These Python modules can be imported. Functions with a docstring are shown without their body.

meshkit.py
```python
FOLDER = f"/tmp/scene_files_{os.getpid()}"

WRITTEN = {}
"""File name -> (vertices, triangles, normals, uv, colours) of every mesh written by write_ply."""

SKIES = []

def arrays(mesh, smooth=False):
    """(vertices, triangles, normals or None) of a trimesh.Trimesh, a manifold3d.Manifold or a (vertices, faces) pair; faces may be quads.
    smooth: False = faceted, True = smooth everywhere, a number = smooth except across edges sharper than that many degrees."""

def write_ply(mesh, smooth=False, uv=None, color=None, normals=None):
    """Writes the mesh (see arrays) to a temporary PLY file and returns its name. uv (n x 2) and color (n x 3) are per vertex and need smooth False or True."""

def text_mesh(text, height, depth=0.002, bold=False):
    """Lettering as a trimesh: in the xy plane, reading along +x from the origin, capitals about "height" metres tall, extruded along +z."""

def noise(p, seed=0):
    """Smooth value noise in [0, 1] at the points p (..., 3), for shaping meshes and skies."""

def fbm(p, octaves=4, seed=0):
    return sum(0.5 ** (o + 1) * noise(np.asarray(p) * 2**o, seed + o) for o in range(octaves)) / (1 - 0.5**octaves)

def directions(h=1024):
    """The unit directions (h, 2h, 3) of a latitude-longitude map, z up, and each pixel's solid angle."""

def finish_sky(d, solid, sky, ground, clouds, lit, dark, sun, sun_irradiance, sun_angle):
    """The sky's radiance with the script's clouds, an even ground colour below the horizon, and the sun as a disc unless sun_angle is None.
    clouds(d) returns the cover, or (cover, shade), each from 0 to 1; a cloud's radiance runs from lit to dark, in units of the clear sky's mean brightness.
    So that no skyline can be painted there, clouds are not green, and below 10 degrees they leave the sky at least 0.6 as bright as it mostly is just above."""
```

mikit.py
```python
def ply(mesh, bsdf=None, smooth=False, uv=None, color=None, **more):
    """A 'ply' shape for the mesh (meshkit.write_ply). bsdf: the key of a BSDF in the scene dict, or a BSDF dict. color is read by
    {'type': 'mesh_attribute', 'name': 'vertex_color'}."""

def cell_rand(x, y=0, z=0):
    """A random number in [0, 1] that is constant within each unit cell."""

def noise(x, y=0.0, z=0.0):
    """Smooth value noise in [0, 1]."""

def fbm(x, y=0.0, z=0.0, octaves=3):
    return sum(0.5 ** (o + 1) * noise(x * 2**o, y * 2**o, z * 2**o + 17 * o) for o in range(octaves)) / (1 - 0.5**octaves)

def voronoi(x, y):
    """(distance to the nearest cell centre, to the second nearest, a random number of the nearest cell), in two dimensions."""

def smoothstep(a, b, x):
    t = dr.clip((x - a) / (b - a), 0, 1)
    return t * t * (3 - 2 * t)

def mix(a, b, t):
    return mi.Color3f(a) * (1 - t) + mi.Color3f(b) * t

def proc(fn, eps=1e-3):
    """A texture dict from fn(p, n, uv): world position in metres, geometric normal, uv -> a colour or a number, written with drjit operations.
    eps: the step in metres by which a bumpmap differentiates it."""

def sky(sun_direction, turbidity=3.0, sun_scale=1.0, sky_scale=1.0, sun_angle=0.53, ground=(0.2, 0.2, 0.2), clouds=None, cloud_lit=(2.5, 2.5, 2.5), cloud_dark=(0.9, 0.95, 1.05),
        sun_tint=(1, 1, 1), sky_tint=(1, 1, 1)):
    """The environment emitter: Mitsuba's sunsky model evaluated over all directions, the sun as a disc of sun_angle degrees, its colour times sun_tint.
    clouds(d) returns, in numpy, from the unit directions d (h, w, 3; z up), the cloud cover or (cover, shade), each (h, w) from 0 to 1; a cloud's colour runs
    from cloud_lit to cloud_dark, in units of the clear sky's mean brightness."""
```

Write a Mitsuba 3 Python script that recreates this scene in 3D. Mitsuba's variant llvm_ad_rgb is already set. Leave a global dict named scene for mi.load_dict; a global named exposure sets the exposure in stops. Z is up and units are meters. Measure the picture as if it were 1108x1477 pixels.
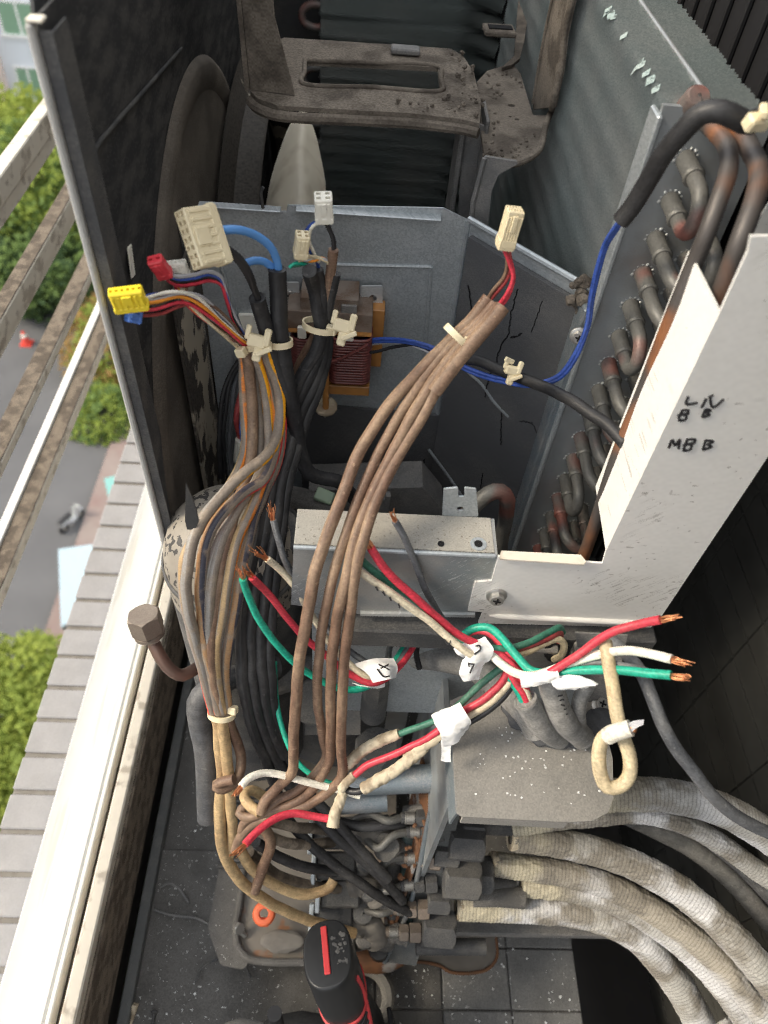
import math, random
import numpy as np
import trimesh
import mitsuba as mi
import drjit as dr
import mikit
from mikit import noise, fbm, voronoi, cell_rand, smoothstep, mix
from meshkit import fbm as nfbm, noise as nnoise
from shapely.geometry import Polygon, Point, LineString, box as sbox
from shapely.ops import unary_union

# ---------------------------------------------------------------- camera, sky, exposure
H = 0.88                                   # height of the camera above the ledge floor (z = 0)
scene, labels = {}, {}
scene['camera'] = {'type': 'thinlens', 'fov': 55.18, 'fov_axis': 'x', 'near_clip': 0.02, 'far_clip': 400.0,
                   'aperture_radius': 0.0016, 'focus_distance': 0.49,
                   'to_world': mi.ScalarTransform4f().look_at(origin=[0, 0, H], target=[0.0503473, 0.645534, H - 0.7620702],
                                                              up=[-0.0473504, 0.7637227, 0.6438055])}
scene['sky'] = mikit.sky((-0.75, -0.1, 0.62), turbidity=4, sun_scale=0.30, sun_angle=17, sun_tint=(.92, 1, 1.1),
                         clouds=lambda d: 1.0 + 0 * d[..., 0], cloud_lit=(1.35, 1.38, 1.42))
exposure = 3.5

rng = random.Random(7)
nrs = np.random.RandomState(11)

# ---------------------------------------------------------------- mesh helpers
V = lambda p: np.asarray(p, float)
def unit(v):
    v = V(v); return v / max(np.linalg.norm(v), 1e-12)
def cat(ms): return trimesh.util.concatenate(ms)
def box(x0, x1, y0, y1, z0, z1, c=0.0):
    x0, x1 = min(x0, x1), max(x0, x1); y0, y1 = min(y0, y1), max(y0, y1); z0, z1 = min(z0, z1), max(z0, z1)
    if c <= 0:
        m = trimesh.creation.box([x1 - x0, y1 - y0, z1 - z0]); m.apply_translation([(x0 + x1) / 2, (y0 + y1) / 2, (z0 + z1) / 2]); return m
    pts = []
    for X, sx in ((x0, 1), (x1, -1)):
        for Y, sy in ((y0, 1), (y1, -1)):
            for Z, sz in ((z0, 1), (z1, -1)):
                pts += [(X + sx * c, Y + sy * c, Z), (X + sx * c, Y, Z + sz * c), (X, Y + sy * c, Z + sz * c)]
    return trimesh.convex.convex_hull(np.array(pts))
def frame(o, ex, ey):
    ex = unit(ex); ez = unit(np.cross(ex, ey)); ey = np.cross(ez, ex)
    M = np.eye(4); M[:3, 0], M[:3, 1], M[:3, 2], M[:3, 3] = ex, ey, ez, o
    return M
def obox(o, ex, ey, sx, sy, sz, c=0.0):
    m = box(-sx / 2, sx / 2, -sy / 2, sy / 2, -sz / 2, sz / 2, c); m.apply_transform(frame(V(o), ex, ey)); return m
def extrude(poly, th, M):
    ms = [trimesh.creation.extrude_polygon(g, th, engine='earcut') for g in getattr(poly, 'geoms', [poly])]
    m = cat(ms); m.apply_transform(M); return m
def polyplate(pts, th, away=(0, 0, -1), holes=(), rnd=0.0):
    """A sheet of thickness th whose outline is the planar 3-D polygon pts, grown towards 'away'."""
    P = np.array(pts, float); o = P.mean(0)
    n = np.zeros(3)
    for i in range(len(P)): n += np.cross(P[i] - o, P[(i + 1) % len(P)] - o)
    n = unit(n)
    if n @ V(away) < 0: n = -n
    ex = unit(P[1] - P[0]); ex = unit(ex - n * (ex @ n)); ey = np.cross(n, ex)
    f = lambda Q: [((V(q) - o) @ ex, (V(q) - o) @ ey) for q in Q]
    pg = Polygon(f(P)).buffer(0)
    if rnd: pg = pg.buffer(-rnd).buffer(2 * rnd).buffer(-rnd)
    for h in holes:
        if len(h) == 2 and np.ndim(h[1]) == 0: pg = pg.difference(Point(*f([h[0]])[0]).buffer(h[1], 12))
        else: pg = pg.difference(Polygon(f(h)).buffer(0))
    M = np.eye(4); M[:3, 0], M[:3, 1], M[:3, 2], M[:3, 3] = ex, ey, n, o
    return extrude(pg, th, M)
def spline(pts, per=8, closed=False):
    P = np.array(pts, float)
    if len(P) == 2: return P[0] + (P[1] - P[0]) * np.linspace(0, 1, max(2, per))[:, None]
    E = np.vstack([P[-1:], P, P[:2]]) if closed else np.vstack([2 * P[0] - P[1], P, 2 * P[-1] - P[-2]])
    out = []
    for i in range(len(E) - 3):
        a, b, c, d = E[i:i + 4]
        k = [0.0]
        for u, w in ((a, b), (b, c), (c, d)): k.append(k[-1] + max(np.linalg.norm(w - u), 1e-6) ** 0.5)
        t = np.linspace(k[1], k[2], per, endpoint=False)[:, None]
        A1 = (k[1] - t) / (k[1] - k[0]) * a + (t - k[0]) / (k[1] - k[0]) * b
        A2 = (k[2] - t) / (k[2] - k[1]) * b + (t - k[1]) / (k[2] - k[1]) * c
        A3 = (k[3] - t) / (k[3] - k[2]) * c + (t - k[2]) / (k[3] - k[2]) * d
        B1 = (k[2] - t) / (k[2] - k[0]) * A1 + (t - k[0]) / (k[2] - k[0]) * A2
        B2 = (k[3] - t) / (k[3] - k[1]) * A2 + (t - k[1]) / (k[3] - k[1]) * A3
        out.append((k[2] - t) / (k[2] - k[1]) * B1 + (t - k[1]) / (k[2] - k[1]) * B2)
    if not closed: out.append(P[-1:])
    return np.vstack(out)
def resample(C, step):
    s = np.r_[0, np.cumsum(np.linalg.norm(np.diff(C, axis=0), axis=1))]
    n = max(3, int(s[-1] / step) + 1); t = np.linspace(0, s[-1], n)
    return np.stack([np.interp(t, s, C[:, k]) for k in range(3)], 1), t
def sweep(C, r, n=12, cap=True, disp=None):
    """Tube round the centre line C, radius r (number or one per point); returns mesh, uv (turn, metres)."""
    C = np.array(C, float); m = len(C)
    T = np.gradient(C, axis=0); T /= np.linalg.norm(T, axis=1)[:, None] + 1e-12
    s = np.r_[0, np.cumsum(np.linalg.norm(np.diff(C, axis=0), axis=1))]
    down = V((0.1, 0.05, -1)); up = down - T[0] * (down @ T[0])
    if np.linalg.norm(up) < 1e-3: up = V((1, 0, 0)) - T[0] * T[0][0]
    up = unit(up); a = np.linspace(0, 2 * np.pi, n + 1); vs, uv = [], []
    rr = np.full(m, r, float) if np.ndim(r) == 0 else np.asarray(r, float)
    for i in range(m):
        up = unit(up - T[i] * (up @ T[i])); q = np.cross(T[i], up)
        R = rr[i] if disp is None else rr[i] + disp(a, s[i], C[i])
        R = np.broadcast_to(R, a.shape)
        vs.append(C[i] + R[:, None] * (np.cos(a)[:, None] * up + np.sin(a)[:, None] * q)); uv.append(np.stack([a / (2 * np.pi), np.full(n + 1, s[i])], 1))
    v = np.vstack(vs); uv = np.vstack(uv); w = n + 1
    i, j = np.meshgrid(np.arange(m - 1), np.arange(n), indexing='ij'); b = (i * w + j).ravel()
    f = np.vstack([np.stack([b, b + w, b + 1], 1), np.stack([b + 1, b + w, b + w + 1], 1)])
    if cap:
        for k, flip in ((0, 0), (m - 1, 1)):
            ring = v[k * w:(k + 1) * w]; base = len(v)
            v = np.vstack([v, ring, ring.mean(0)[None]]); uv = np.vstack([uv, uv[k * w:(k + 1) * w], uv[k * w][None]])
            q = np.arange(n); t = np.stack([base + q, base + q + 1, np.full(n, base + w)], 1)
            f = np.vstack([f, t[:, ::-1] if flip else t])
    f = f[:, ::-1]
    return trimesh.Trimesh(v, f, process=False), uv
def tube(pts, r, n=12, step=None, cap=True, wob=0.0):
    C, _ = resample(spline(pts), step or max(0.0015, (r if np.ndim(r) == 0 else float(np.mean(r))) * 0.8))
    if wob:
        sd_ = int(abs(C[0].sum()) * 1e5) % 997; C = C + wob * 2 * np.stack([nfbm(C * 38 + 3.1 * k, 2, sd_ + k) - .5 for k in range(3)], 1); r = r * (1 + .07 * (nfbm(C * 90, 2, sd_) - .5))
    if np.ndim(r) and len(r) != len(C): r = np.interp(np.linspace(0, 1, len(C)), np.linspace(0, 1, len(r)), r)
    return sweep(C, r, n, cap)
def rod(a, b, r, n=12):
    return sweep(np.array([V(a), (V(a) + V(b)) / 2, V(b)]), r, n)[0]
def lathe(profile, o, axis, n=32):
    """profile: (radius, height along axis) pairs."""
    axis = unit(axis); e = unit(np.cross(axis, (0.3, 1, 0.2))); g = np.cross(axis, e)
    a = np.linspace(0, 2 * np.pi, n, endpoint=False); P = np.array(profile, float)
    v = np.vstack([V(o) + h * axis + max(r, 1e-5) * (np.cos(a)[:, None] * e + np.sin(a)[:, None] * g) for r, h in P])
    m = len(P); i, j = np.meshgrid(np.arange(m - 1), np.arange(n), indexing='ij')
    A = (i * n + j).ravel(); B = (i * n + (j + 1) % n).ravel()
    f = np.vstack([np.stack([A, B, A + n], 1), np.stack([B, B + n, A + n], 1)])
    return trimesh.Trimesh(v, f, process=False)
def hexprism(o, axis, across, h, c=0.12):
    r = across / math.sqrt(3)
    b = c * across
    axis = unit(axis); e = unit(np.cross(axis, (0.3, 1, 0.2))); g = np.cross(axis, e); pts = []
    for t, k in ((0, 0.86), (b * 0.5, 1), (h - b * 0.5, 1), (h, 0.86)):
        for q in range(6 if k == 1 else 18):
            a = 2 * np.pi * q / (6 if k == 1 else 18); pts.append(V(o) + t * axis + r * k * (math.cos(a) * e + math.sin(a) * g))
    return trimesh.convex.convex_hull(np.array(pts))
def sheet(grid, th=0.0003, sub=8, wrinkle=0.0, freq=160, seed=0, jag=0.0):
    """A thin bent sheet through a grid (rows x columns) of 3-D points."""
    G = np.array(grid, float)
    A = np.stack([spline(G[:, c], sub) for c in range(G.shape[1])], 1)
    B = np.stack([spline(A[r], sub) for r in range(A.shape[0])], 0)
    R, Cn = B.shape[:2]
    n = np.cross(np.gradient(B, axis=0), np.gradient(B, axis=1)); n /= np.linalg.norm(n, axis=2, keepdims=True) + 1e-12
    if wrinkle: B = B + n * ((nfbm(B * freq, 3, seed) - 0.5) * 2 * wrinkle)[..., None]
    if jag: B[-1] += (B[-1] - B[-2]) * (nnoise(B[-1] * 900, seed)[:, None] - 0.5) * jag
    v = np.vstack([(B + n * th / 2).reshape(-1, 3), (B - n * th / 2).reshape(-1, 3)]); N = R * Cn
    i, j = np.meshgrid(np.arange(R - 1), np.arange(Cn - 1), indexing='ij'); b = (i * Cn + j).ravel()
    q = np.stack([b, b + 1, b + Cn + 1, b + Cn], 1); f = [q[:, [0, 1, 2]], q[:, [0, 2, 3]], N + q[:, [0, 2, 1]], N + q[:, [0, 3, 2]]]
    edge = [(r * Cn, (r + 1) * Cn) for r in range(R - 1)] + [((r + 1) * Cn - 1 + Cn, (r + 1) * Cn - 1) for r in range(R - 1)] + [(c + 1, c) for c in range(Cn - 1)] + [((R - 1) * Cn + c, (R - 1) * Cn + c + 1) for c in range(Cn - 1)]
    e = np.array(edge); f += [np.stack([e[:, 0], e[:, 1], e[:, 1] + N], 1), np.stack([e[:, 0], e[:, 1] + N, e[:, 0] + N], 1)]
    m = trimesh.Trimesh(v, np.vstack(f), process=False); return m
def lump(c, r, seed=0, amp=0.35, sub=2, squash=(1, 1, 1)):
    m = trimesh.creation.icosphere(sub, 1.0); v = m.vertices
    v = v * (1 + amp * (nfbm(v * 1.6 + seed * 3.1, 3, seed) - 0.5)[:, None] * 2) * V(squash) * r + V(c)
    return trimesh.Trimesh(v, m.faces, process=False)
def strokes(lines, r):
    return cat([sweep(resample(spline(l, 5), r * 1.5)[0], r, 5)[0] for l in lines])

# ---------------------------------------------------------------- the scene's books
def numbered(k):
    if k not in used: used.add(k); return k
    i = 1
    while f'{k}_{i:03d}' in used: i += 1
    used.add(f'{k}_{i:03d}'); return f'{k}_{i:03d}'
used = set()
def thing(name, label, category, group=None):
    k = numbered(name); labels[k] = {'label': label, 'category': category}
    if group: labels[k]['group'] = group
    return k
def part(parent, name, mesh, mat, smooth=35, label=None, kind=None):
    uv = None
    if isinstance(mesh, tuple): mesh, uv = mesh; smooth = True
    if isinstance(mesh, list): mesh = cat(mesh)
    k = numbered(parent + '__' + name)
    scene[k] = mikit.ply(mesh, mat, smooth=smooth, uv=uv)
    if label or kind:
        labels[k] = {}
        if label: labels[k]['label'] = label
        if kind: labels[k]['kind'] = kind
    return k
def single(name, label, category, mesh, mat, smooth=35, group=None):
    k = thing(name, label, category, group); used.discard(k)
    uv = None
    if isinstance(mesh, tuple): mesh, uv = mesh; smooth = True
    if isinstance(mesh, list): mesh = cat(mesh)
    used.add(k); scene[k] = mikit.ply(mesh, mat, smooth=smooth, uv=uv); return k
def struct(name, mesh, mat, smooth=False):
    k = numbered(name); scene[k] = mikit.ply(mesh, mat, smooth=smooth); labels[k] = {'label': name.replace('_', ' '), 'kind': 'structure'}; return k

# ---------------------------------------------------------------- materials
def mat(key, col, rough=0.6, metal=0.0, spec=0.5, bump=None, bscale=1.0, sided=True, **kw):
    c = mikit.proc(col) if callable(col) else {'type': 'rgb', 'value': list(col)}
    b = {'type': 'principled', 'base_color': c, 'roughness': mikit.proc(rough) if callable(rough) else rough, 'metallic': metal, 'specular': spec, **kw}
    if bump is not None: b = {'type': 'bumpmap', 'arbitrary': mikit.proc(bump, 4e-4), 'scale': bscale, 'bsdf': b}
    scene[key] = {'type': 'twosided', 'bsdf': b} if sided else b
C3 = mi.Color3f
def grime(p, s=1.0): return fbm(p.x * 90 * s, p.y * 90 * s, p.z * 90 * s, 4)
def specks(p, s, lo, hi): return smoothstep(lo, hi, noise(p.x * s, p.y * s, p.z * s))
def dusty(base, dust, amount=0.5, scale=1.0, spk=0.0, spkcol=(0.6, 0.58, 0.55)):
    """A surface colour with patches of dry dirt lying on it (each patch has a grain and an outline)."""
    def fn(p, n, uv):
        g = grime(p, scale); f = noise(p.x * 1300, p.y * 1300, p.z * 1300)
        m = smoothstep(1 - amount - 0.22, 1 - amount + 0.22, g * 0.75 + f * 0.25 + 0.0)
        c = mix(base, dust, m)
        if spk: c = mix(c, spkcol, specks(p + 3.3, 420, 0.86 - spk, 0.93 - spk))
        return c * (0.88 + 0.24 * f)
    return fn
mat('galvanised', lambda p, n, uv: mix((.35, .385, .405), (.45, .48, .50), smoothstep(.2, .8, voronoi(p.x * 900 + p.y * 400, p.z * 900)[2] * .5 + .5 * grime(p))) * (.9 + .2 * noise(p.x * 1500, p.y * 1500, p.z * 1500)), .4, .5)
mat('dusty_galvanised', lambda p, n, uv: mix(mix((.25, .275, .29), (.33, .335, .33), smoothstep(.42, .62, grime(p, .5))), (.48, .50, .51), smoothstep(.80, .86, noise((p.x + p.z) * 160, (p.x - p.z) * 1500, 3.0)) * smoothstep(.52, .64, fbm(p.x * 28, p.y * 28, p.z * 28, 3))) * (.88 + .24 * noise(p.x * 1700, p.y * 1700, p.z * 1700)), .45, .4)
mat('dark_steel', dusty((.035, .036, .038), (.075, .068, .06), .35, .5), .62)
mat('panel_edge', dusty((.36, .36, .35), (.29, .275, .255), .3, .4), .5)
mat('fan_soot', lambda p, n, uv: mix((.016, .0165, .018), (.055, .053, .05), smoothstep(.35, .75, fbm(p.x * 60, p.y * 60, p.z * 130, 4)) * .7 + .3 * specks(p, 700, .6, .8)), .75)
mat('mottled_orifice', lambda p, n, uv: mix(mix((.028, .024, .020), (.062, .054, .045), noise(p.x * 700, p.y * 700, p.z * 700)), (.24, .21, .165), smoothstep(.64, .69, fbm(p.y * 60, p.z * 36, p.x * 20, 4))), .7)
mat('sound_pad', dusty((.080, .082, .087), (.12, .117, .114), .35, .3, .0), .85, spec=.25)
mat('crack_black', (.004, .004, .005), .9)
mat('fin_metal', dusty((.30, .345, .335), (.41, .42, .40), .45, .18), .5, .3)
mat('sheet_steel', dusty((.32, .345, .36), (.22, .215, .21), .4, .35), .45, .45)
mat('brazed_copper', lambda p, n, uv: mix(mix((.095, .095, .088), (.16, .155, .145), grime(p)), (.26, .085, .065), smoothstep(.54, .72, fbm(p.x * 30 + 4, p.y * 30, p.z * 30, 3)) * .8) * (.85 + .3 * noise(p.x * 1200, p.y * 1200, p.z * 1200)), .5, .2)
mat('copper_pipe', lambda p, n, uv: mix((.36, .14, .055), (.085, .076, .072), smoothstep(.30, .50, fbm(p.x * 22, p.y * 22, p.z * 14, 4))), .5, .35)
mat('solder', (.62, .63, .62), .45, .6)
mat('bare_copper', (.62, .27, .13), .33, .8)
mat('white_paint', lambda p, n, uv: mix((.70, .685, .655), (.36, .34, .31), specks(p, 420, .87, .92) * .7 * smoothstep(.5, .6, grime(p, .4)) + smoothstep(.70, .84, grime(p, .55)) * .3 + smoothstep(.74, .80, noise((p.x + p.z) * 90, (p.x - p.z) * 1400, p.y * 60)) * smoothstep(.56, .66, fbm(p.x * 25 + 3, p.z * 25, p.y * 25, 3)) * .6) * (.97 + .06 * noise(p.x * 500, p.y * 500, p.z * 500)), .38)
mat('bracket_dirt', lambda p, n, uv: mix((.165, .142, .118), (.085, .072, .06), smoothstep(.35, .7, grime(p, .7))) * (.7 + .6 * noise(p.x * 900, p.y * 900, p.z * 900)), .9, spec=.2, bump=lambda p, n, uv: .0005 * fbm(p.x * 300, p.y * 300, p.z * 300, 3))
mat('cover_dust', dusty((.18, .173, .16), (.25, .238, .22), .5, .4), .8)
mat('fan_cream', lambda p, n, uv: mix((.74, .68, .55), (.52, .45, .34), smoothstep(.5, .85, grime(p, .4))), .5)
mat('dark_grey', dusty((.05, .051, .054), (.10, .096, .09), .45, .6), .65)
mat('mid_grey', dusty((.13, .13, .13), (.20, .19, .18), .45, .6), .65)
mat('blue_steel', dusty((.20, .235, .26), (.30, .30, .30), .4, .7), .5, .5)
mat('rust', lambda p, n, uv: mix(mix((.21, .092, .04), (.10, .052, .032), grime(p, 1.2)), (.27, .26, .25), smoothstep(.52, .68, grime(p + .7, .7))), .8)
mat('rusty_pan', lambda p, n, uv: mix(mix((.13, .115, .10), (.20, .18, .155), grime(p, .8)), (.21, .10, .05), smoothstep(.66, .78, grime(p + .4, .5))), .75)
mat('black_plastic', (.016, .016, .018), .45)
mat('cream_plastic', lambda p, n, uv: mix((.70, .62, .43), (.60, .50, .32), grime(p, .8)), .45)
mat('white_plastic', (.72, .70, .62), .42)
mat('red_plastic', (.60, .045, .06), .42)
mat('yellow_plastic', (.80, .62, .03), .42)
mat('blue_plastic', (.08, .19, .55), .42)
mat('orange_plastic', (.72, .15, .06), .5)
mat('amber_bobbin', lambda p, n, uv: mix((.46, .21, .055), (.22, .10, .035), grime(p, .8)), .4)
mat('winding', lambda p, n, uv: mix((.17, .045, .04), (.09, .03, .028), noise(p.x * 500, p.y * 500, p.z * 900)), .35)
mat('core_steel', dusty((.20, .165, .14), (.12, .075, .05), .5, .9), .7)
mat('linen_tape', lambda p, n, uv: mix((.50, .43, .315), (.27, .215, .15), smoothstep(.42, .66, grime(p, 1.3))), .8)
mat('white_tape', lambda p, n, uv: mix((.72, .72, .715), (.44, .43, .41), smoothstep(.56, .74, grime(p, 1.4)) * .65), .6)
mat('ink', (.012, .012, .014), .6)
mat('screw_metal', (.45, .44, .42), .38, .8)
mat('tie_nylon', lambda p, n, uv: mix((.74, .66, .47), (.62, .52, .33), grime(p, .9)), .5)
def cable_colour(base, dust, amount=.45):
    def fn(p, n, uv):
        g = .55 * fbm(p.x * 34, p.y * 34, p.z * 34, 4) + .45 * fbm(uv.x * 7 + p.x * 20, uv.y * 45, p.y * 20, 4); f = noise(p.x * 1500, p.y * 1500, p.z * 1500)
        c = mix(base, dust, smoothstep(1 - amount - .24, 1 - amount + .2, g))
        c = mix(c, mi.Color3f(dust) * 1.5, smoothstep(.86, .92, noise(p.x * 420, p.y * 420, p.z * 420)) * .4); return c * (.78 + .44 * noise(p.x * 1000, p.y * 1000, p.z * 1000)) * (.9 + .2 * smoothstep(.45, .6, noise(uv.x * 9, uv.y * 220, p.z * 30)))
    return fn
mat('brown_sheath', cable_colour((.135, .078, .052), (.27, .185, .122), .42), .58)
mat('zinc_bright', dusty((.50, .52, .53), (.36, .36, .35), .3, .5), .38, .4)
mat('tan_sheath', cable_colour((.42, .30, .16), (.30, .19, .10), .4), .6)
mat('black_sheath', cable_colour((.02, .02, .022), (.075, .072, .07), .36), .55)
mat('black_sleeve', cable_colour((.021, .021, .023), (.04, .039, .038), .3), .5)
mat('grey_sheath', cable_colour((.17, .17, .168), (.25, .24, .225), .45), .65)
mat('slate_sheath', cable_colour((.085, .09, .10), (.17, .17, .17), .4), .6)
mat('cream_sheath', cable_colour((.52, .44, .29), (.36, .25, .13), .35), .6)
mat('red_core', cable_colour((.52, .035, .06), (.42, .06, .07), .35), .42)
mat('green_core', cable_colour((.012, .33, .22), (.02, .25, .17), .35), .42)
mat('dull_green_core', cable_colour((.03, .15, .10), (.05, .12, .085), .4), .5)
mat('dull_red_core', cable_colour((.33, .05, .05), (.22, .05, .045), .4), .5)
mat('white_core', cable_colour((.72, .69, .60), (.58, .53, .43), .35), .45)
mat('ivory_core', cable_colour((.60, .53, .40), (.44, .37, .26), .4), .5)
mat('black_core', (.018, .018, .02), .45)
mat('blue_wire', cable_colour((.035, .08, .33), (.07, .10, .26), .35), .45)
mat('light_blue_wire', (.10, .27, .60), .42)
mat('orange_wire', (.72, .27, .03), .45)
mat('grey_wire', (.38, .38, .40), .45)
def ribbon(cols):
    """Sheath that shows the dyed cores lying in it, winding slowly along its length."""
    def fn(p, n, uv):
        t = uv.x + uv.y * 2.2; t = t - dr.floor(t); k = t * len(cols)
        c = C3(cols[0])
        for i in range(1, len(cols)): c = mix(c, cols[i], smoothstep(i - .08, i + .08, k))
        g = fbm(p.x * 130, p.y * 130, p.z * 130, 4)
        return mix(c, (.27, .215, .165), smoothstep(.48, .72, g) * .8) * (.82 + .36 * noise(p.x * 1500, p.y * 1500, p.z * 1500))
    return fn
SH = (.20, .165, .135)
mat('harness_one', ribbon([SH, (.66, .05, .03), (.80, .36, .01), SH, SH, (.25, .23, .21)]), .5)
mat('harness_two', ribbon([SH, (.12, .19, .30), (.66, .05, .05), SH, (.05, .05, .07), (.34, .2, .10)]), .5)
mat('harness_three', ribbon([(.24, .21, .19), (.12, .16, .22), SH, (.64, .2, .03), SH, (.36, .25, .13)]), .5)
mat('floor_stone', lambda p, n, uv: mix(mix((.075, .072, .068), (.135, .13, .124), fbm(p.x * 55, p.y * 55, p.z * 55, 5)), (.42, .42, .41), specks(p, 520, .90, .94)) * (.8 + .4 * noise(p.x * 1100, p.y * 1100, p.z * 300)), .85)
mat('aluminium_white', lambda p, n, uv: mix((.80, .79, .75), (.60, .54, .40), smoothstep(.62, .78, fbm(p.x * 160, p.y * 9, 0, 4)) * .35), .45)
mat('cream_paint', lambda p, n, uv: mix((.64, .59, .50), (.30, .25, .19), smoothstep(.52, .72, grime(p, .8)) * .7), .55)
mat('dirt_brown', lambda p, n, uv: mix((.19, .155, .12), (.10, .08, .062), smoothstep(.38, .62, grime(p, 1.1))) * (.7 + .6 * noise(p.x * 800, p.y * 800, p.z * 800)), .9)
mat('coping_tile', lambda p, n, uv: mix((.37, .365, .375), (.29, .285, .29), grime(p, .8)) * (.95 + .1 * noise(p.x * 900, p.y * 900, 0)), .6)
mat('coping_joint', lambda p, n, uv: mix((.30, .285, .265), (.19, .175, .16), grime(p, 1.4)), .9)
mat('wall_tile', lambda p, n, uv: mix((.085, .085, .078), (.045, .044, .040), grime(p, .25)), .45)
mat('wall_joint', (.07, .065, .06), .9)
mat('concrete', lambda p, n, uv: mix((.30, .29, .28), (.22, .21, .20), fbm(p.x * 4, p.y * 4, p.z * 4, 4)), .85)
def weave(tint, dark, white):
    def fn(p, n, uv):
        g = fbm(p.x * 42, p.y * 42, p.z * 42, 4); f = noise(p.x * 1000, p.y * 1000, p.z * 1000)
        edge = smoothstep(.03, .06, uv.y + .05 * (fbm(p.x * 90, p.y * 90, p.z * 90, 3) - .5)); c = mix((.45, .41, .31), tint, edge); c = mix(c, (.22, .20, .17), smoothstep(.36, .60, g) * dark)
        c = mix(c, (.58, .58, .59), smoothstep(.48, .66, fbm(p.x * 30 + 9, p.y * 30, p.z * 30, 5)) * white * edge)
        w = dr.minimum(1, .35 + dr.abs(dr.sin(uv.y * math.pi / .0031))) * dr.minimum(1, .75 + dr.abs(dr.sin(uv.x * math.pi * 40)))
        return mix(c * .42, c, w) * (.8 + .4 * f)
    return fn
mat('woven_wrap', weave((.40, .39, .365), .95, 1.0), .9)
mat('woven_wrap_brown', weave((.35, .32, .27), 1.0, .7), .9)
mat('woven_wrap_silver', weave((.43, .425, .41), .75, 1.0), .85)

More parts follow.
